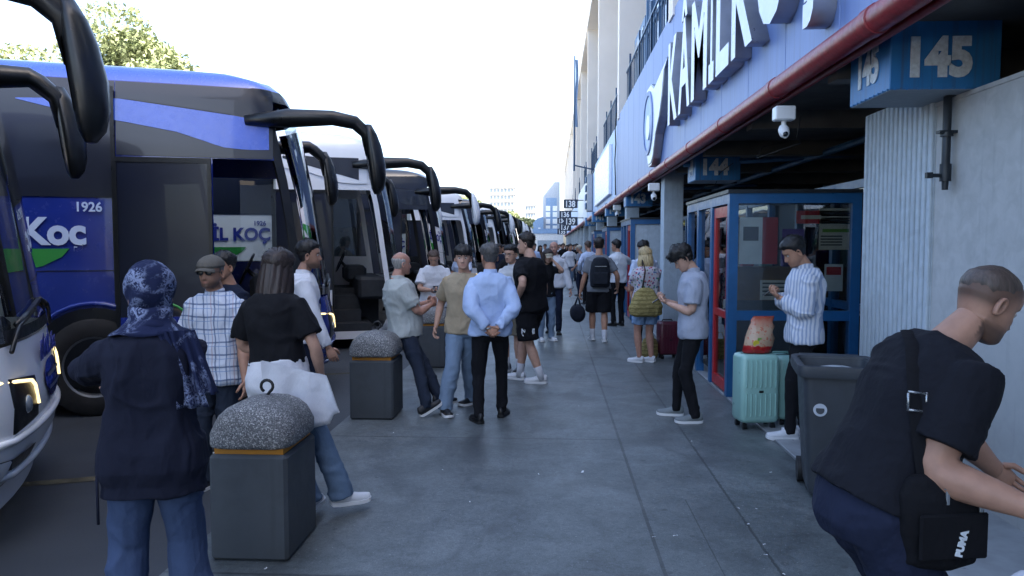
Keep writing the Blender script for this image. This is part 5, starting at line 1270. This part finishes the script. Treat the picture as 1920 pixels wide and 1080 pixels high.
for s_ in (-1, 1): b.ell((s_ * .033, .092, .113), (.026, .006, .019), 14, 8); b.tube([(s_ * .058, .088, .117), (s_ * .075, .05, .117), (s_ * .078, -.01, .112)], .0028, 6)
b.tube([(-.01, .097, .117), (.01, .097, .117)], .003, 6); J['hobj']('sunglasses', b, MATS['dark_glassy'])
# man behind him
person('man in dark cap half hidden behind the man in the grey cap', at_y(428, 6.3), 6.3, 150, 1.74, -.1, 1, top=dict(mat='cloth_navy'), bottom=dict(mat='cloth_darkjeans'), hair=('short', 'hair_black'), lod=1)
# 4 man with tie ---------------------------------------------------------------
J = person('clean shaven man in white long sleeved shirt and navy tie beside the blue coach', at_y(567, 6.6), 6.6, -70, 1.84, -.1, .98, head=(-4, 0, 0), hands={'L': (-.27, .08, .86), 'R': (.3, .22, .86)}, top=dict(kind='shirt', mat='cloth_white', sleeve='long', loose=.014, hem=-.02), bottom=dict(mat='cloth_navy'), hair=('short', 'hair_black'), skinm='skin_beard')
b = MB(); f_ = J['fwd']; P0 = J['Nk'] + f_ * .09 - V3(0, 0, .03); b.loft([[P0 + J['rv'] * w * sx + f_ * (yy) + V3(0, 0, -z) for sx, yy in ((-1, o), (1, o), (1, o + .01), (-1, o + .01))] for z, w, o in ((0, .018, .0), (.05, .016, .025), (.25, .03, .055), (.4, .036, .05), (.43, .004, .05))]); on(J, 'tie', b, MATS['cloth_navy'], 40)
b = MB(); b.box(-.045, .045, .14, .146, 1.16, 1.28); on(J, 'badge', b, MATS['white_plastic'], False)
# 5 bald man on second bollard ---------------------------------------------------
X, Y, F = feet_at((832, 772), (797, 783), -62, 0, 0); F['R'] = (F['R'][0] , F['R'][1] + .02, 10, .02, 25)
pv = loc_of(X, Y, -62, (gp(770, 770).x - .10, 7.76))
J = person('balding man in pale grey polo shirt sitting back against the second bollard', X, Y, -62, 1.74, 0, 1.16, pelvis=(pv[0], pv[1], .80), lean=(.0, -.12), head=(6, 2, 0), hands={'L': (-.0 + pv[0] - .03, pv[1] + .27, 1.1), 'R': (pv[0] + .06, pv[1] + .28, 1.08)}, elbows={'L': (-.6, -.5, -.6), 'R': (.7, -.5, -.6)}, feet=F,
    top=dict(kind='polo', mat='cloth_polo', loose=.02, hem=-.06), bottom=dict(mat='cloth_darkjeans', loose=.005), hair=('ring', 'hair_white'), skinm='skin_red', belly=.075)
# 6 woman with phone ---------------------------------------------------------------
J = person('woman with tied back hair in loose white top looking down at a phone', at_y(814, 10.95), 10.95, 188, 1.66, 0, 1.08, head=(-4, 36, 0), hands={'L': (-.05, .3, 1.04), 'R': (.04, .3, 1.06)}, elbows={'L': (-.7, -.2, -.6), 'R': (.7, -.2, -.6)}, top=dict(mat='cloth_white', loose=.035, hem=-.14), bottom=dict(mat='cloth_grey'), hair=('bun', 'hair_light'), skinm='skin_woman', palms={'L': (0, 0, 1), 'R': (0, 0, 1)}, curl=(.7, .7))
phone(J, 'R', 'black phone held by the woman in the loose white top')
# 7 beige tee ---------------------------------------------------------------
X, Y, F = feet_at((886, 757), (834, 777), 170, -30, 35)
J = person('young man in beige tee and loose pale jeans facing the camera', X, Y, 170, 1.75, 0, 1.0, pelvis=(-.06, 0, None), head=(14, 4, 0), hands={'L': (-.27, -.05, .86), 'R': (.26, -.03, .86)}, feet=F, top=dict(mat='cloth_beige', loose=.026, hem=-.1), bottom=dict(kind='jeans', mat='cloth_palejeans', loose=.022, flare=.02), shoes='shoe_dark', hair=('fringe', 'hair_black'), skinm='skin_light', thick=.55)
# 8 man in blue shirt ---------------------------------------------------------------
X, Y, F = feet_at((898, 793), (941, 781), 6, 20, -16)
J = person('man in pale blue shirt and black trousers with hands clasped behind his back', X, Y, 6, 1.72, 0, 1.02, head=(24, 3, 0), hands={'L': (-.03, -.235, .93), 'R': (.06, -.225, .93)}, elbows={'L': (-1, -.25, 0), 'R': (1, -.25, 0)}, feet=F, top=dict(kind='shirt', mat='cloth_blue', sleeve='long', loose=.022, hem=-.08, fold=.013), bottom=dict(mat='cloth_black', loose=.004), shoes='shoe_black', sole='black_rubber', hair=('short', 'hair_grey'), skinm='skin_tan', palms={'L': (.4, -1, 0), 'R': (-.4, -1, 0)}, curl=dict(L=.8, R=.8, dir={'L': (.75, -.1, -.6), 'R': (-.75, -.1, -.6)}))
b = MB(); c = J['wrL']; b.tube([c + V3(.03 * math.cos(a), .03 * math.sin(a), .004 * math.cos(a)) for a in np.linspace(0, 6.3, 16)], .007, 6); on(J, 'watch', b, MATS['steel'])
# 9 boy in black ---------------------------------------------------------------
X, Y, F = feet_at((1014, 719), (975, 712), 52, 30, 5)
J = person('tall teenage boy in black tee and black shorts with hand on hip and white shoes', X, Y, 52, 1.87, 0, 1.16, head=(26, 4, 0), hands={'L': (-.24, .0, 1.06), 'R': (.3, .1, .9)}, elbows={'L': (-.8, -1, 0), 'R': None}, feet=F, top=dict(mat='cloth_black', loose=.022, hem=-.1), bottom=dict(kind='shorts', mat='cloth_black', loose=.03, len=.9), shoes='shoe_white', socks='sock_white', hair=('short', 'hair_brown'), skinm='skin_light')
kn = J['hipL'] * .35 + J['knL'] * .65; rf = J['Rf']
px_ = unit(np.linalg.inv(J['Rf']) @ V3(1, .1, 0)); nn_ = unit(np.linalg.inv(J['Rf']) @ V3(-.1, -1, 0))
p = kn + nn_ * .128 + V3(0, 0, -.02); put_text('NIKE', .075, tuple(p + px_ * .02), tuple(px_), J['root'], 'shorts_print', .002, MATS['number_white'], .004)
b = MB(); sw = [(-.075, .005), (-.06, -.02), (-.035, -.03), (.0, -.022), (.085, .012), (.0, -.006), (-.04, -.012), (-.058, -.004)]; b.add([tuple(p + px_ * (x + .015) + V3(0, 0, z - .015) + nn_ * o) for o in (-.004, .003) for x, z in sw], [tuple(range(8)), tuple(range(15, 7, -1))] + [(i, (i + 1) % 8, 8 + (i + 1) % 8, 8 + i) for i in range(8)]); on(J, 'shorts_print', b, MATS['number_white'], False)
# 10 ---------------------------------------------------------------
X, Y = gx(962, 697)
J = person('smiling person in glasses and white shirt behind the teenage boy', X, Y, 150, 1.7, 0, 1.05, head=(0, 6, 0), top=dict(kind='shirt', mat='cloth_offwhite', loose=.02), bottom=dict(kind='shorts', mat='cloth_khaki', loose=.02), shoes='shoe_dark', socks='sock_white', hair=('short', 'hair_black'), skinm='skin_light')
b = MB()
for s_ in (-1, 1): b.tube([(s_ * .033 + .024 * math.cos(a), .094, .112 + .019 * math.sin(a)) for a in np.linspace(0, 6.3, 16)], .002, 5); b.tube([(s_ * .057, .092, .116), (s_ * .077, 0, .112)], .002, 5)
J['hobj']('glasses', b, MATS['trim_black'])
# 11 ---------------------------------------------------------------
X, Y = gx(1046, 625)
J = person('bald man in white shirt and dark trousers walking towards the camera', X - .08, Y, 178, 1.78, 0, 1.1, feet={'L': (-.1, .14, 5), 'R': (.1, -.16, -5)}, hands={'L': (-.32, .1, .85), 'R': (.32, .0, .86)}, top=dict(kind='shirt', mat='cloth_white', sleeve='long', loose=.02, hem=-.03), bottom=dict(mat='cloth_navy'), hair=('ring', 'hair_grey'), skinm='skin_red', shoes='shoe_black', sole='black_rubber')
J = person('girl in pale cap and black top raising a hand to her face', at_y(1024, 13.3), 13.3, 205, 1.62, 0, .95, head=(0, 18, 0), hands={'L': (-.06, .2, 1.42), 'R': (.2, .1, .9)}, elbows={'L': (-.7, .4, -.8), 'R': None}, top=dict(mat='cloth_black', loose=.01), bottom=dict(kind='jeans', mat='cloth_palejeans', loose=.01), hair=('long', 'hair_longbrown'), skinm='skin_woman', shoes='shoe_white')
cloth('cap_pale', 'aba594'); cap_mesh(J, MATS['cap_pale'])
# 12 backpack man ---------------------------------------------------------------
X, Y, F = feet_at((1114, 636), (1131, 643), 2, 6, -6); F['L'] = (-.1, .12, 6, .0, 0); F['R'] = (.09, -.14, -6)
J = person('man in grey tee and black shorts walking away with a big dark backpack', X, Y, 2, 1.83, 0, 1.08, hands={'L': (-.33, .05, .84), 'R': (.34, .1, .95)}, feet=F, top=dict(mat='cloth_grey', loose=.015), bottom=dict(kind='shorts', mat='cloth_black', loose=.03), shoes='shoe_white', socks='sock_white', hair=('short', 'hair_brown'), skinm='skin_tan', head=(-6, 2, 0))
cloth('pack_dark', '20242b'); cloth('duffel', '191d27')
t_ = world_thing(J, 'backpack', J['spine'](.0) + V3(0, -.2, 0), 'large dark grey backpack worn by the man walking away', 'backpack')
b = MB(); rg = []
for z, w, d in ((0, .13, .05), (.02, .165, .085), (.15, .175, .11), (.3, .17, .105), (.42, .155, .09), (.5, .12, .065), (.53, .06, .03)):
    rg.append([(w * abs(math.cos(a)) ** .7 * np.sign(math.cos(a)), d * abs(math.sin(a)) ** .8 * np.sign(math.sin(a)), z + .03) for a in np.linspace(0, 2 * math.pi, 25)[:-1]])
b.loft(rg); remesh('pack_body', b, MATS['pack_dark'], t_, .012, .006, 1, (6, 6, 6), 5)
b = MB(); b.box(-.13, .13, -.145, -.1, .08, .3, bev=.02); b.build('front_pocket', MATS['pack_dark'], t_); b = MB(); b.box(-.1, .1, -.115, -.108, .395, .405); b.build('zip', MATS['steel'], t_)
for s_ in (-1, 1): b = MB(); b.tube([(s_ * .1, .08, .5), (s_ * .11, .2, .56), (s_ * .12, .34, .45), (s_ * .13, .3, .2), (s_ * .14, .1, .1)], .022, 6, flat=.4); b.build('strap', MATS['pack_dark'], t_, True)
t_ = world_thing(J, 'duffel_bag', J['haL'] + V3(-.03, 0, -.02), 'round black duffel bag hanging at the side of the backpack man', 'bag')
b = MB(); rg = [[(.13 * q * math.cos(a), y, -.27 + .15 * q * math.sin(a)) for a in np.linspace(0, 2 * math.pi, 19)[:-1]] for y, q in ((-.24, .3), (-.23, .8), (-.18, 1), (0, 1.05), (.18, 1), (.23, .8), (.24, .3))]; b.loft(rg); b.build('bag_body', MATS['duffel'], t_, 60)
for y in (-.05, .05): b = MB(); b.tube([(-.05, y * 2, -.14), (-.01, y, -.02), (.0, y * .4, .01), (.02, y, -.02), (.05, y * 2, -.14)], .01, 6); b.build('handle', MATS['duffel'], t_, True)
# 13 ---------------------------------------------------------------
X, Y = gx(1158, 611)
J = person('man in white shirt and black trousers on a phone beside the blue porch', X, Y, 30, 1.8, 0, 1.02, head=(30, 4, 0), hands={'R': (.2, .14, 1.5), 'L': (-.2, .15, .95)}, elbows={'R': (.9, -.1, -.9), 'L': None}, top=dict(kind='shirt', mat='cloth_white', loose=.02, hem=-.02), bottom=dict(mat='cloth_black'), hair=('short', 'hair_black'), shoes='shoe_black', sole='black_rubber')
# 14 blonde ---------------------------------------------------------------
X, Y, F = feet_at((1200, 681), (1221, 678), 18, 40, 30); F['L'] = (-.09, .02, 40); F['R'] = (.09, 0, 25)
J = person('blonde woman in floral top and denim shorts seen from behind', X, Y, 18, 1.66, 0, 1.12, hands={'L': (.06, .24, 1.1), 'R': (-.08, .26, 1.06)}, elbows={'L': (-1, -.2, -.4), 'R': (1, -.3, -.4)}, feet=F, top=dict(mat='floral', loose=.022, hem=-.08), bottom=dict(kind='shorts', mat='cloth_denim', loose=.018, len=.75), shoes='shoe_white', hair=('bob', 'hair_blonde'), skinm='skin_red', head=(10, 2, 0))
t_ = world_thing(J, 'straw_bag', J['spine'](.35) + V3(-.1, -.19, 0), 'large straw coloured shoulder bag on the back of the blonde woman', 'bag')
b = MB(); rg = []
for z, w, d in ((-.36, .17, .04), (-.33, .25, .085), (-.22, .26, .11), (-.1, .2, .09), (.0, .13, .05), (.06, .07, .03)): rg.append([(w * abs(math.cos(a)) ** .75 * np.sign(math.cos(a)), d * math.sin(a), z) for a in np.linspace(0, 2 * math.pi, 25)[:-1]])
b.loft(rg); remesh('bag_body', b, MATS['straw'], t_, .012, .012, 1, (5, 5, 5), 2)
b = MB(); b.tube([(-.06, -.01, .02), (0, .02, .3), (.0, .12, .44), (.03, .2, .3)], .012, 6, flat=.5); b.build('strap', mat('strap_brown', '30261f', .6), t_, True)
person('man with black hair standing just beyond the blonde woman', at_y(1209, 12.4), 12.4, 200, 1.78, .0, 1, top=dict(mat='cloth_paleblue', loose=.01), bottom=dict(mat='cloth_black'), hair=('short', 'hair_black'), head=(-60, 25, 0))
# 15 young man polo ---------------------------------------------------------------
X, Y, F = feet_at((1303, 793), (1268, 779), 84, 8, -4)
cloth('cloth_greypolo', '9aa1b0')
J = person('young man with black fringe in pale grey polo standing and reading a phone', X, Y, 84, 1.74, 0, .98, pelvis=(0, -.06, None), head=(4, 38, 0), hands={'L': (-.05, .17, 1.14), 'R': (.06, .19, 1.16)}, elbows={'L': (-.5, -.5, -.8), 'R': (.5, -.5, -.8)}, feet=F, top=dict(kind='polo', mat='cloth_greypolo', loose=.026, hem=-.14), bottom=dict(mat='cloth_black', loose=.0), shoes='shoe_grey', hair=('fringe', 'hair_black'), skinm='skin_light', palms={'L': (.3, 0, 1), 'R': (-.3, 0, 1)}, curl=(.8, .8))
phone(J, 'L', 'dark phone held by the young man in the pale polo', (.03, .03, .0))
# 16 striped shirt ---------------------------------------------------------------
J = person('man in blue and white striped shirt reading a phone by the porch glass', at_y(1512, 6.7), 6.7, 82, 1.8, 0.0, 1.0, head=(6, 30, 0), hands={'L': (-.05, .2, 1.24), 'R': (.05, .22, 1.25)}, elbows={'L': (-.5, -.4, -.9), 'R': (.5, -.4, -.9)}, feet={'L': (-.09, .12, 6), 'R': (.09, -.04, -8)}, top=dict(kind='shirt', mat='stripes', sleeve='long', loose=.028, hem=-.12, fold=.013), bottom=dict(mat='cloth_black'), shoes='shoe_white', hair=('short', 'hair_black'), skinm='skin_tan', palms={'L': (.3, 0, 1), 'R': (-.3, 0, 1)}, curl=(.8, .8), thick=1.3)
phone(J, 'L', 'black phone held by the man in the striped shirt', (.03, .03, .0))
# 17 man in the foreground ---------------------------------------------------------------
FX, FY = at_y(1660, 2.5), 2.5
wrp = at(1935, 955, 2.16); wl = loc_of(FX, FY, -80, (wrp.x, wrp.y))
J = person('stocky man with shaved head in dark tee bending forward in the right foreground', FX, FY, -80, 1.82, 0, 1.04, pelvis=(0, -.05, .87), lean=(.02, .53), bend=.02, head=(-2, 30, 0), hands={'R': (wl[0], wl[1], wrp.z), 'L': (-.2, .6, .88)}, elbows={'R': (.15, -.25, -.75), 'L': (-.5, -.5, -.6)}, feet={'L': (-.13, .12, 12), 'R': (.13, -.08, -10)},
    top=dict(kind='tee', mat='cloth_tee', loose=.022, hem=.02, fold=.008), arm=1.3, bottom=dict(mat='cloth_sweat', loose=.042, fold=.008, waist=.1), hair=('buzz', 'hair_buzz'), skinm='skin_beard', lod=0, belly=.06, jaw=1.08)
JM = J
t_ = world_thing(J, 'crossbody_bag', J['spine'](.12) + J['rv'] * .21 + V3(0, .09, -.03), 'black crossbody bag with zips hanging at the side of the bending man', 'bag')
b = MB(); rg = []
for z, w, d in ((-.17, .08, .025), (-.15, .12, .045), (-.05, .135, .055), (.06, .13, .05), (.11, .11, .035), (.125, .07, .015)): rg.append([(d * math.sin(a), w * abs(math.cos(a)) ** .65 * np.sign(math.cos(a)), z) for a in np.linspace(0, 2 * math.pi, 25)[:-1]])
cloth('bag_black', '101115'); b.loft(rg); remesh('bag_body', b, MATS['bag_black'], t_, .008, .006, 1, (8, 8, 8), 7)
b = MB(); b.box(.052, .066, -.11, .11, -.12, .02, bev=.006); b.build('front_pocket', MATS['bag_black'], t_)
for y, z in ((-.02, .09), (.09, .05)): b = MB(); b.box(.05, .058, y - .006, y + .006, z - .045, z, bev=.002); b.tube([(.056, y - .012, z + .004), (.056, y + .012, z + .002)], .0025, 5); b.build('zip_pull', MATS['steel'], t_)
put_text('PUMA', .03, (.068, .03, -.07), (0, .25, 1), t_, 'lettering', .001, MATS['number_white'], .002, 1., (0, -1, .25))
b = MB(); sp = J['rings'](.028, -.1, .95); 
def surf(f, a): # point on the torso surface: a=0 at his right side, 90 front, -90 back
    w = np.interp(f, TORSO['f'], TORSO['w']) * 1.04 * J['s'] + .052; d = np.interp(f, TORSO['f'], TORSO['d']) * 1.08 * J['s'] + .05; c = J['spine'](f); return c + J['rv'] * w * math.cos(R(a)) + J['fwd'] * d * math.sin(R(a)) * (1 if a < 0 else 1.3)
pts = [surf(.95, -100), surf(.88, -75), surf(.75, -58), surf(.6, -42), surf(.45, -26), surf(.3, -8), surf(.18, 8)]; bq = MB(); bq.tube(pts, .019, 6, flat=.22); st_ = bq.build('strap', MATS['bag_black'], t_, 50); st_.matrix_parent_inverse = t_.matrix_basis.inverted() @ J['root'].matrix_basis
c = pts[3]; bq = MB()
for q in (-.028, .028): bq.tube([c + V3(0, -.03, q + .004) + J['rv'] * .012, c + V3(0, .03, q - .004) + J['rv'] * .012], .004, 6)
for q in (-.03, .03): bq.tube([c + V3(0, q, -.028) + J['rv'] * .012, c + V3(0, q, .028) + J['rv'] * .012], .004, 6)
o_ = bq.build('buckle', MATS['steel'], t_, True); o_.matrix_parent_inverse = t_.matrix_basis.inverted() @ J['root'].matrix_basis
p = at(1905, 1100, 1.95)
t_ = thing('travel_case', (p.x - .08, p.y - .1, 0), 'dark travel case under the white sack at the lower right corner', 'suitcase'); b = MB(); b.box(0, .4, 0, .26, .05, .6, bev=.03); b.build('shell', MATS['duffel'], t_)
b = MB(); rg = []
for z, q in ((0, .8), (.02, .97), (.1, 1.02), (.17, .9), (.225, .6), (.25, .2)): rg.append([(.2 + .2 * q * math.cos(a) * (1 + .05 * math.sin(4 * a)), .13 + .15 * q * math.sin(a), z) for a in np.linspace(0, 2 * math.pi, 25)[:-1]])
b.loft(rg); o_ = remesh('white_sack', b, MATS['cloth_white'], None, .009, .012, 1, (6, 6, 5), 3); o_.location = (p.x - .08, p.y - .1, .602); tag(o_, 'bulging white cloth sack at the lower right corner in front of the bending man', 'sack')
# crowd farther off ---------------------------------------------------------------
crowd = [
 (1068, 540, 190, 1.72, 'cloth_white', 'cloth_jeans', 'man in white tee and jeans far down the walkway', 'short', 'hair_black'),
 (1088, 556, 60, 1.7, 'cloth_grey', 'cloth_navy', 'man in grey shirt and pale cap standing far down by the shops', 'ring', 'hair_white'),
 (1104, 572, 10, 1.8, 'cloth_paleblue', 'cloth_black', 'man in pale blue shirt just left of the backpack man', 'short', 'hair_light'),
 (1056, 520, 180, 1.75, 'cloth_black', 'cloth_black', 'far man dressed in black near the 138 sign', 'short', 'hair_black'),
 (1062, 512, 170, 1.65, 'cloth_maroon', 'cloth_navy', 'far woman in dark red top beyond the man in white tee', 'long', 'hair_black'),
 (1075, 516, 200, 1.7, 'cloth_navy', 'cloth_grey', 'far man in navy top close to the shop fronts', 'short', 'hair_black'),
 (1048, 507, 180, 1.7, 'cloth_white', 'cloth_black', 'tiny far figure in white top near the vanishing point', 'short', 'hair_brown'),
 (1082, 528, 150, 1.74, 'cloth_black', 'cloth_darkjeans', 'far man in black top under the awning edge', 'short', 'hair_black'),
 (1053, 502, 10, 1.72, 'cloth_grey', 'cloth_black', 'tiny far figure in grey walking away', 'short', 'hair_black'),
 (938, 572, 175, 1.72, 'cloth_navy', 'cloth_black', 'man in navy jacket behind the man in the pale blue shirt', 'short', 'hair_brown'),
 (948, 555, 120, 1.7, 'cloth_white', 'cloth_navy', 'man in white shirt farther behind near the coaches', 'short', 'hair_black'),
 (956, 600, 200, 1.68, 'cloth_black', 'cloth_black', 'person in black directly behind the glasses wearer', 'short', 'hair_black'),
 (932, 545, 160, 1.72, 'cloth_pink', 'cloth_jeans', 'far person in pale pink top near the coaches', 'short', 'hair_brown'),
 (1000, 545, 180, 1.75, 'cloth_blue', 'cloth_navy', 'far man in blue shirt right of the teenage boy', 'short', 'hair_black'),
 (1012, 530, 170, 1.66, 'cloth_brown', 'cloth_black', 'far woman in brown top mid walkway', 'long', 'hair_black'),
 (1022, 520, 180, 1.72, 'cloth_white', 'cloth_grey', 'tiny far man in white top mid walkway', 'short', 'hair_black'),
 (868, 610, 140, 1.7, 'cloth_paleblue', 'cloth_navy', 'person in pale blue mostly hidden behind the beige tee man', 'short', 'hair_black'),
 (1035, 512, 175, 1.74, 'cloth_navy', 'cloth_black', 'tiny far man in navy mid walkway', 'short', 'hair_black'),
 (985, 522, 185, 1.7, 'cloth_black', 'cloth_grey', 'tiny far figure in black by the coaches', 'short', 'hair_black'),
]
rr = random.Random(5)
for px, py, fc, H_, tm, bm_, lab, hk, hm in crowd:
    X, Y = gx(px, py); fc += rr.uniform(-15, 15)
    J = person(lab, X, Y, fc, H_, 0, rr.uniform(.95, 1.15), hands={'L': (-.28, rr.uniform(0, .2), rr.uniform(.82, 1.0)), 'R': (.28, rr.uniform(0, .25), rr.uniform(.82, 1.05))}, feet={'L': (-.09, rr.uniform(-.1, .12), 10), 'R': (.09, rr.uniform(-.1, .12), -10)}, top=dict(kind='shirt' if rr.random() < .5 else 'tee', mat=tm, sleeve=rr.choice(['short', 'long']), loose=.015), bottom=dict(mat=bm_), hair=(hk, hm), lod=2, head=(rr.uniform(-30, 30), rr.uniform(0, 20), 0), group='people in the distant crowd')
    if 'cap' in lab: cap_mesh(J, MATS['cap_pale'])
finish_people()
# ---------------------------------------------------------------- luggage and bin
mat('mint', '8fb9b0', .35, vary=.05); mat('mint_dark', '6f9b93', .4); mat('maroon_shell', '4d1c2b', .35, vary=.08)
def suitcase(x, y, w, d, h, rz, m, lab, ribs=7, cat='suitcase', tele=True):
    t_ = thing('suitcase', (x, y, 0), lab, cat, None, R(rz)); z0 = .06
    b = MB(); rg = []
    for z, k in ((z0, .035), (z0 + .012, .012), (z0 + .04, 0), (h - .04, 0), (h - .012, .012), (h, .035)):
        rg.append([((w / 2 - k) * abs(math.cos(a)) ** .3 * np.sign(math.cos(a)), (d / 2 - k) * abs(math.sin(a)) ** .3 * np.sign(math.sin(a)), z) for a in np.linspace(0, 2 * math.pi, 41)[:-1]])
    b.loft(rg); b.build('shell', m, t_, 50)
    b = MB()
    for k in range(ribs):
        x_ = -w / 2 + w * (k + 1) / (ribs + 1); b.tube([(x_, -d / 2 - .0, z0 + .07), (x_, -d / 2 - .003, z0 + .09), (x_, -d / 2 - .003, h * .5 - .03), (x_, -d / 2, h * .5 - .01)], .009, 6, flat=.8); b.tube([(x_, -d / 2 - .0, h * .5 + .05), (x_, -d / 2 - .003, h * .5 + .07), (x_, -d / 2 - .003, h - .07), (x_, -d / 2, h - .05)], .009, 6)
    b.build('shell_ribs', m, t_, 50); b = MB(); b.box(w / 2 - .003, w / 2 + .004, -.012, .012, z0 + .04, h - .04); b.box(-w / 2 + .04, w / 2 - .04, -.012, .012, h - .002, h + .003); b.build('zip_band', MATS['trim_black'], t_)
    b = MB(); b.tube([(w / 2, .06, h * .42), (w / 2 + .025, .06, h * .46), (w / 2 + .025, .06, h * .62), (w / 2, .06, h * .66)], .011, 8); b.tube([(-.08, .05, h), (-.07, .05, h + .02), (.07, .05, h + .02), (.08, .05, h)], .01, 8); b.build('handle', MATS['mint_dark'] if m is MATS['mint'] else MATS['trim_black'], t_, True)
    b = MB(); b.box(-.02, .02, -d / 2 - .008, -d / 2, h * .5 + .0, h * .5 + .02); b.build('nameplate', MATS['trim_black'], t_)
    for sx in (-1, 1):
        for sy in (-1, 1):
            b = MB(); cx, cy = sx * (w / 2 - .05), sy * (d / 2 - .05); b.tube([(cx - .02, cy, .027), (cx - .018, cy, .027), (cx + .018, cy, .027), (cx + .02, cy, .027)], [.018, .027, .027, .018], 14); b.tube([(cx, cy, .03), (cx, cy, .065)], .014, 8); b.build('wheel', MATS['trim_black'], t_, 50)
    return t_
x, y = gx(1432, 810); suitcase(x - .03, y + .2, .37, .27, .70, 8, MATS['mint'], 'mint green ribbed suitcase carrying a snack bag beside the striped shirt man')
SX_, SY_ = x - .03, y + .2
suitcase(x + .27, y + .38, .2, .32, .66, 8, MATS['mint'], 'second mint suitcase standing close behind the first', 3)
x, y = gx(1255, 674); suitcase(x, y + .14, .32, .22, .56, 12, MATS['maroon_shell'], 'dark maroon suitcase between the blonde woman and the young man', 6)
t_ = thing('straw_tote', (x - .28, y + .1, 0), 'straw tote standing on the ground left of the maroon suitcase', 'bag'); b = MB(); rg = [[(.13 * q * math.cos(a), .08 * q * math.sin(a), z) for a in np.linspace(0, 6.283, 19)[:-1]] for z, q in ((.004, .8), (.05, 1), (.22, .95), (.3, .7))]; b.loft(rg); b.build('tote_body', MATS['straw'], t_, 50); b = MB(); b.tube([(-.07, 0, .28), (-.03, 0, .4), (.03, 0, .4), (.07, 0, .28)], .008, 6); b.build('handle', MATS['straw'], t_, True)
# snack bag
def snack():
    t_ = thing('snack_bag', (SX_ + .0, SY_ - .02, .704), 'red and cream crisp bag standing on the mint suitcase', 'snack bag', None, R(6)); b = MB(); rg = []
    for z, w, d in ((.0, .115, .05), (.01, .135, .07), (.07, .13, .085), (.14, .14, .075), (.2, .118, .06), (.25, .122, .04), (.29, .1, .025), (.31, .108, .012), (.34, .1, .006)): rg.append([(w * math.cos(a) * (1 + .06 * math.sin(5 * a + z * 60)) + z * .16, d * math.sin(a) * (1 + .15 * math.sin(4 * a + z * 50)), z + .008 * math.sin(3 * a + 1) * max(0, z - .2) / .14) for a in np.linspace(0, 6.283, 29)[:-1]])
    m, t, bb = newmat('crisp_foil'); X_, Y_, Z_ = xyz(t); n = noise(t, 14, 3)
    o = ramp(t, math_(t, 'ADD', Z_, math_(t, 'MULTIPLY', math_(t, 'SUBTRACT', n, .5), .05)), (.07, srgb('a51f24')), (.078, srgb('b59a80')), (.23, srgb('b59a80')), (.33, srgb('a8503c')))
    sp_ = ramp(t, noise(t, 30, 3), (.56, 0.), (.6, 1.)); o = mix(t, math_(t, 'MULTIPLY', sp_, .6), o, srgb('b5452c')); t.links.new(o, bb.inputs['Base Color']); bb.inputs['Roughness'].default_value = .25; bump(t, bb, noise(t, 30, 3), .6, .01)
    b.loft(rg); b.build('bag_body', m, t_, 70); b = MB(); b.tube([(-.035, -.075, .1), (-.035, -.083, .1)], .03, 20); b.build('yellow_badge', mat('badge_yellow', 'c9b83a', .4), t_); b = MB(); b.box(-.02, .05, -.078, -.072, .11, .15); b.build('green_print', MATS['poster_green'], t_)
snack()
# wheeled bin
mat('bin_grey', '34393f', .5, vary=.12, vs=8, bs=.15)
p = gp(1522, 935); t_ = thing('wheelie_bin', (p.x + .2, p.y + .16, 0), 'tall grey plastic wheeled bin with lid hanging open near the foreground man', 'bin', None, R(-12))
def rr_(w, d, z, r=.2): return [(w * abs(math.cos(a)) ** r * np.sign(math.cos(a)), d * abs(math.sin(a)) ** r * np.sign(math.sin(a)), z) for a in np.linspace(0, 2 * math.pi, 49)[:-1]]
b = MB(); b.loft([rr_(.18, .2, .03), rr_(.19, .21, .06), rr_(.235, .265, .84), rr_(.235, .265, .9), rr_(.222, .25, .9), rr_(.215, .243, .84), rr_(.175, .19, .1), rr_(.01, .01, .1)]); b.build('bin_body', MATS['bin_grey'], t_, 40)
b = MB(); b.loft([rr_(.235, .262, .835), rr_(.272, .3, .84), rr_(.28, .308, .87), rr_(.275, .302, .915), rr_(.262, .29, .92), rr_(.235, .26, .912), rr_(.228, .252, .86)], caps=False); b.build('bin_rim', MATS['bin_grey'], t_, 40)
b = MB(); b.tube([(-.2, .3, .88), (-.2, .37, .9), (.2, .37, .9), (.2, .3, .88)], .016, 8); b.build('handle', MATS['bin_grey'], t_, True)
b = MB(); b.box(-.17, .17, -.2, -.19, .1, .12); b.box(.26, .3, .1, .16, .9, .95); b.build('hinge', MATS['bin_grey'], t_)
for s_ in (-1, 1): b = MB(); b.tube([(s_ * .17, .2, .09), (s_ * .22, .2, .09)], .09, 20); b.build('wheel', MATS['black_rubber'], t_, 40)
b = MB(); b.tube([(-.2, -.2315, .6), (-.2, -.236, .6)], .0, 4)
b = MB(); b.tube([(-.13, -.235, .62), (-.13, -.2535, .6205)], .043, 24); o_ = b.build('sticker', mat('sticker_white', 'b5bcc4', .5), t_)
b = MB(); b.tube([(-.13, -.25, .62), (-.13, -.2545, .6205)], .027, 20); b.build('sticker_print', MATS['bin_grey'], o_)
b = MB(); b.ell((0, -.05, .84), (.17, .17, .05), 14, 7); b.build('rubbish', mat('rubbish', '8d9296', .7, vary=.5, vs=20), t_)
